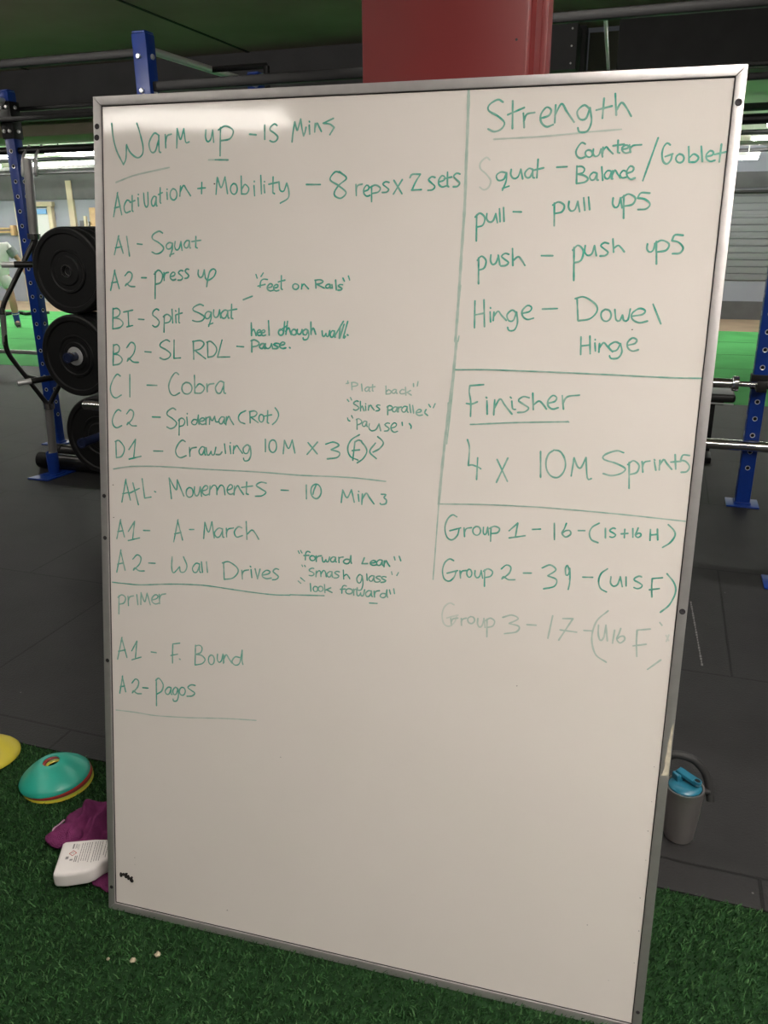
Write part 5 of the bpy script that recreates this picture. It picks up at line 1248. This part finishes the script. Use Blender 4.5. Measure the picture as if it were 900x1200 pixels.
# face: nose, ears; eyes under the brow
hc = P_('head')
mb = MB().ball(M['skin'], hc + L(0, 0.088, -0.012), 0.014, 2, (0.8, 1.0, 1.5))
for s in (-1, 1):
    mb.ball(M['skin'], hc + L(0.083 * s, -0.008, -0.010), 0.018, 2, (0.5, 0.8, 1.4))
mb.build('nose_and_ears', person)
mb = MB()
for s in (-1, 1):
    mb.ball(M['sock_white'], hc + L(0.031 * s, 0.073, 0.012), 0.012, 2)
    mb.ball(M['hair'], hc + L(0.031 * s, 0.0815, 0.012), 0.006, 2)
mb.build('eyes', person)
MB().ball(M['collar'], hc + L(0, 0.076, -0.052), 0.016, 2, (1.3, 0.5, 0.28)).build('mouth', person)
b = bmesh.new()
bmesh.ops.create_icosphere(b, subdivisions=4, radius=1.0)
for v in b.verts:
    n_ = 1 + 0.035 * math.sin(19 * v.co.x) * math.sin(17 * v.co.y + 9 * v.co.z)
    z = v.co.z
    f = -v.co.y
    if z < 0.15 and f > 0.1:
        n_ *= 0.80
    if z < -0.25:
        n_ *= 0.78
    v.co = V((v.co.x * 0.094 * n_, v.co.y * 0.104 * n_, max(z, -0.55) * 0.100 * n_))
mb = MB()
mb._merge(b, M['hair'], Matrix.Translation(hc + L(0, -0.008, 0.032)))
mb.build('hair', person, smooth=60)
# clothes
n2 = [L(0.0, 0.0, 0.72), L(0.01, 0.01, 0.90), L(0.01, 0.02, 1.12), L(0.0, 0.02, 1.255), L(0.165, 0.01, 1.225), P_('shl').lerp(P_('ell'), 0.42), L(-0.165, 0.01, 1.225), P_('shr').lerp(P_('elr'), 0.42)]
skin_mesh('jersey', n2, [(0, 1), (1, 2), (2, 3), (2, 4), (4, 5), (2, 6), (6, 7)], [(0.170, 0.145), (0.145, 0.122), (0.155, 0.118), 0.076, 0.075, 0.070, 0.075, 0.070], M['shirt'], person)
for w in 'lr':
    a, bq = P_('sh' + w).lerp(P_('el' + w), 0.22), P_('sh' + w).lerp(P_('el' + w), 0.74)
    MB().tube(M['shirt_grey'], [a, a.lerp(bq, 0.5), bq], [0.083, 0.078, 0.071], 18).build('sleeve', person, smooth=60)
MB().tube(M['collar'], [L(0.0, 0.022, 1.285), L(0.0, 0.026, 1.312)], [0.073, 0.062], 20).build('collar', person, smooth=60)
n3 = [L(0, 0, 0.80), L(0, 0, 0.86), P_('hipl'), P_('hipl').lerp(P_('knl'), 0.60), P_('hipr'), P_('hipr').lerp(P_('knr'), 0.60)]
skin_mesh('shorts', n3, [(0, 1), (0, 2), (2, 3), (0, 4), (4, 5)], [0.150, (0.150, 0.125), 0.125, 0.118, 0.125, 0.118], M['shirt'], person)
for w in 'lr':
    a, k_ = P_('an' + w), P_('ca' + w)
    up_ = (k_ - a).normalized()
    L_ = (k_ - a).length
    sk = MB().tube(M['sock'], [a - up_ * 0.02, a + up_ * 0.05, a + up_ * L_ * 0.62], [0.044, 0.045, 0.054], 18)
    o = sk.build('sock', person, smooth=60)
    MB().tube(M['sock_white'], [a + up_ * L_ * 0.50, a + up_ * L_ * 0.56], 0.0555, 18).build('sock_band', o, smooth=60)
    tq = P_('toe' + w)
    fwd = (tq - a)
    fwd.z = 0
    fwd.normalize()
    z0 = 0.0
    base = V((a.x, a.y, 0)) - fwd * 0.055
    pts = [base + V((0, 0, 0.052)), base + fwd * 0.05 + V((0, 0, 0.058)), base + fwd * 0.13 + V((0, 0, 0.046)), base + fwd * 0.20 + V((0, 0, 0.036)), base + fwd * 0.245 + V((0, 0, 0.030))]
    o = MB().tube(M['shoe'], pts, [0.036, 0.047, 0.043, 0.037, 0.018], 18).build('shoe', person, smooth=60)
    MB().tube(M['sole'], [p - V((0, 0, p.z - 0.012)) for p in pts], [0.012] * 5, 10).build('sole', o, smooth=60)

# ------------------------------------------------------------ artificial grass (last: the heaviest mesh)
def grass():
    n = 190000
    xs = rng.uniform(-3.1, 1.6, n)
    ys = rng.uniform(0.52, 1.652, n)
    h = rng.uniform(0.007, 0.015, n)
    # blades under things lying on the turf are pressed down
    press = ((xs + 1.512) ** 2 + (ys - 1.535) ** 2 < 0.093 ** 2) | ((xs + 1.792) ** 2 + (ys - 1.562) ** 2 < 0.093 ** 2)
    lx, ly = xs + 1.236, ys - 1.190
    a_, b_ = lx * 0.896 + ly * 0.444, -lx * 0.444 + ly * 0.896
    press |= (a_ > 0.0) & (a_ < 0.24) & (b_ > 0.0) & (b_ < 0.112)
    press |= ((xs + 1.245) / 0.14) ** 2 + ((ys - 1.40) / 0.112) ** 2 < 1
    h[press] *= 0.40
    ang = rng.uniform(0, 2 * np.pi, n)
    lean = rng.uniform(0.2, 1.1, n) * h
    wdt = rng.uniform(0.0011, 0.0019, n)
    la = rng.normal(-0.6, 1.3, n)
    co = np.zeros((n, 5, 3), dtype=np.float32)
    ca, sa = np.cos(ang) * wdt, np.sin(ang) * wdt
    mxx, mxy = np.cos(la) * lean, np.sin(la) * lean
    for k, (sgn, f, wz) in enumerate(((1, 0, 1), (-1, 0, 1), (-1, 0.35, 0.85), (1, 0.35, 0.85), (0, 1, 0))):
        co[:, k, 0] = xs + sgn * ca * wz + mxx * f
        co[:, k, 1] = ys + sgn * sa * wz + mxy * f
        co[:, k, 2] = -0.004 + h * ((0, 0, 0.62, 0.62, 1.0)[k])
    me = bpy.data.meshes.new('artificial_grass')
    me.vertices.add(n * 5)
    me.vertices.foreach_set('co', co.reshape(-1))
    loops = np.empty((n, 7), dtype=np.int32)
    base = (np.arange(n) * 5)[:, None]
    loops[:] = base + np.array([0, 1, 2, 3, 3, 2, 4])
    me.loops.add(n * 7)
    me.loops.foreach_set('vertex_index', loops.reshape(-1))
    me.polygons.add(n * 2)
    st = np.empty((n, 2), dtype=np.int32)
    st[:, 0] = np.arange(n) * 7
    st[:, 1] = st[:, 0] + 4
    me.polygons.foreach_set('loop_start', st.reshape(-1))
    me.polygons.foreach_set('material_index', np.repeat(rng.choice(3, n, p=(0.5, 0.36, 0.14)).astype(np.int32), 2))
    me.update(calc_edges=True)
    me.validate()
    for k in ('blade_a', 'blade_b', 'blade_c'):
        me.materials.append(M[k])
    o = bpy.data.objects.new('artificial_grass', me)
    C.objects.link(o)
    tag(o, 'short dark green artificial grass under and in front of the whiteboard', 'artificial grass')
    o['kind'] = 'stuff'
grass()
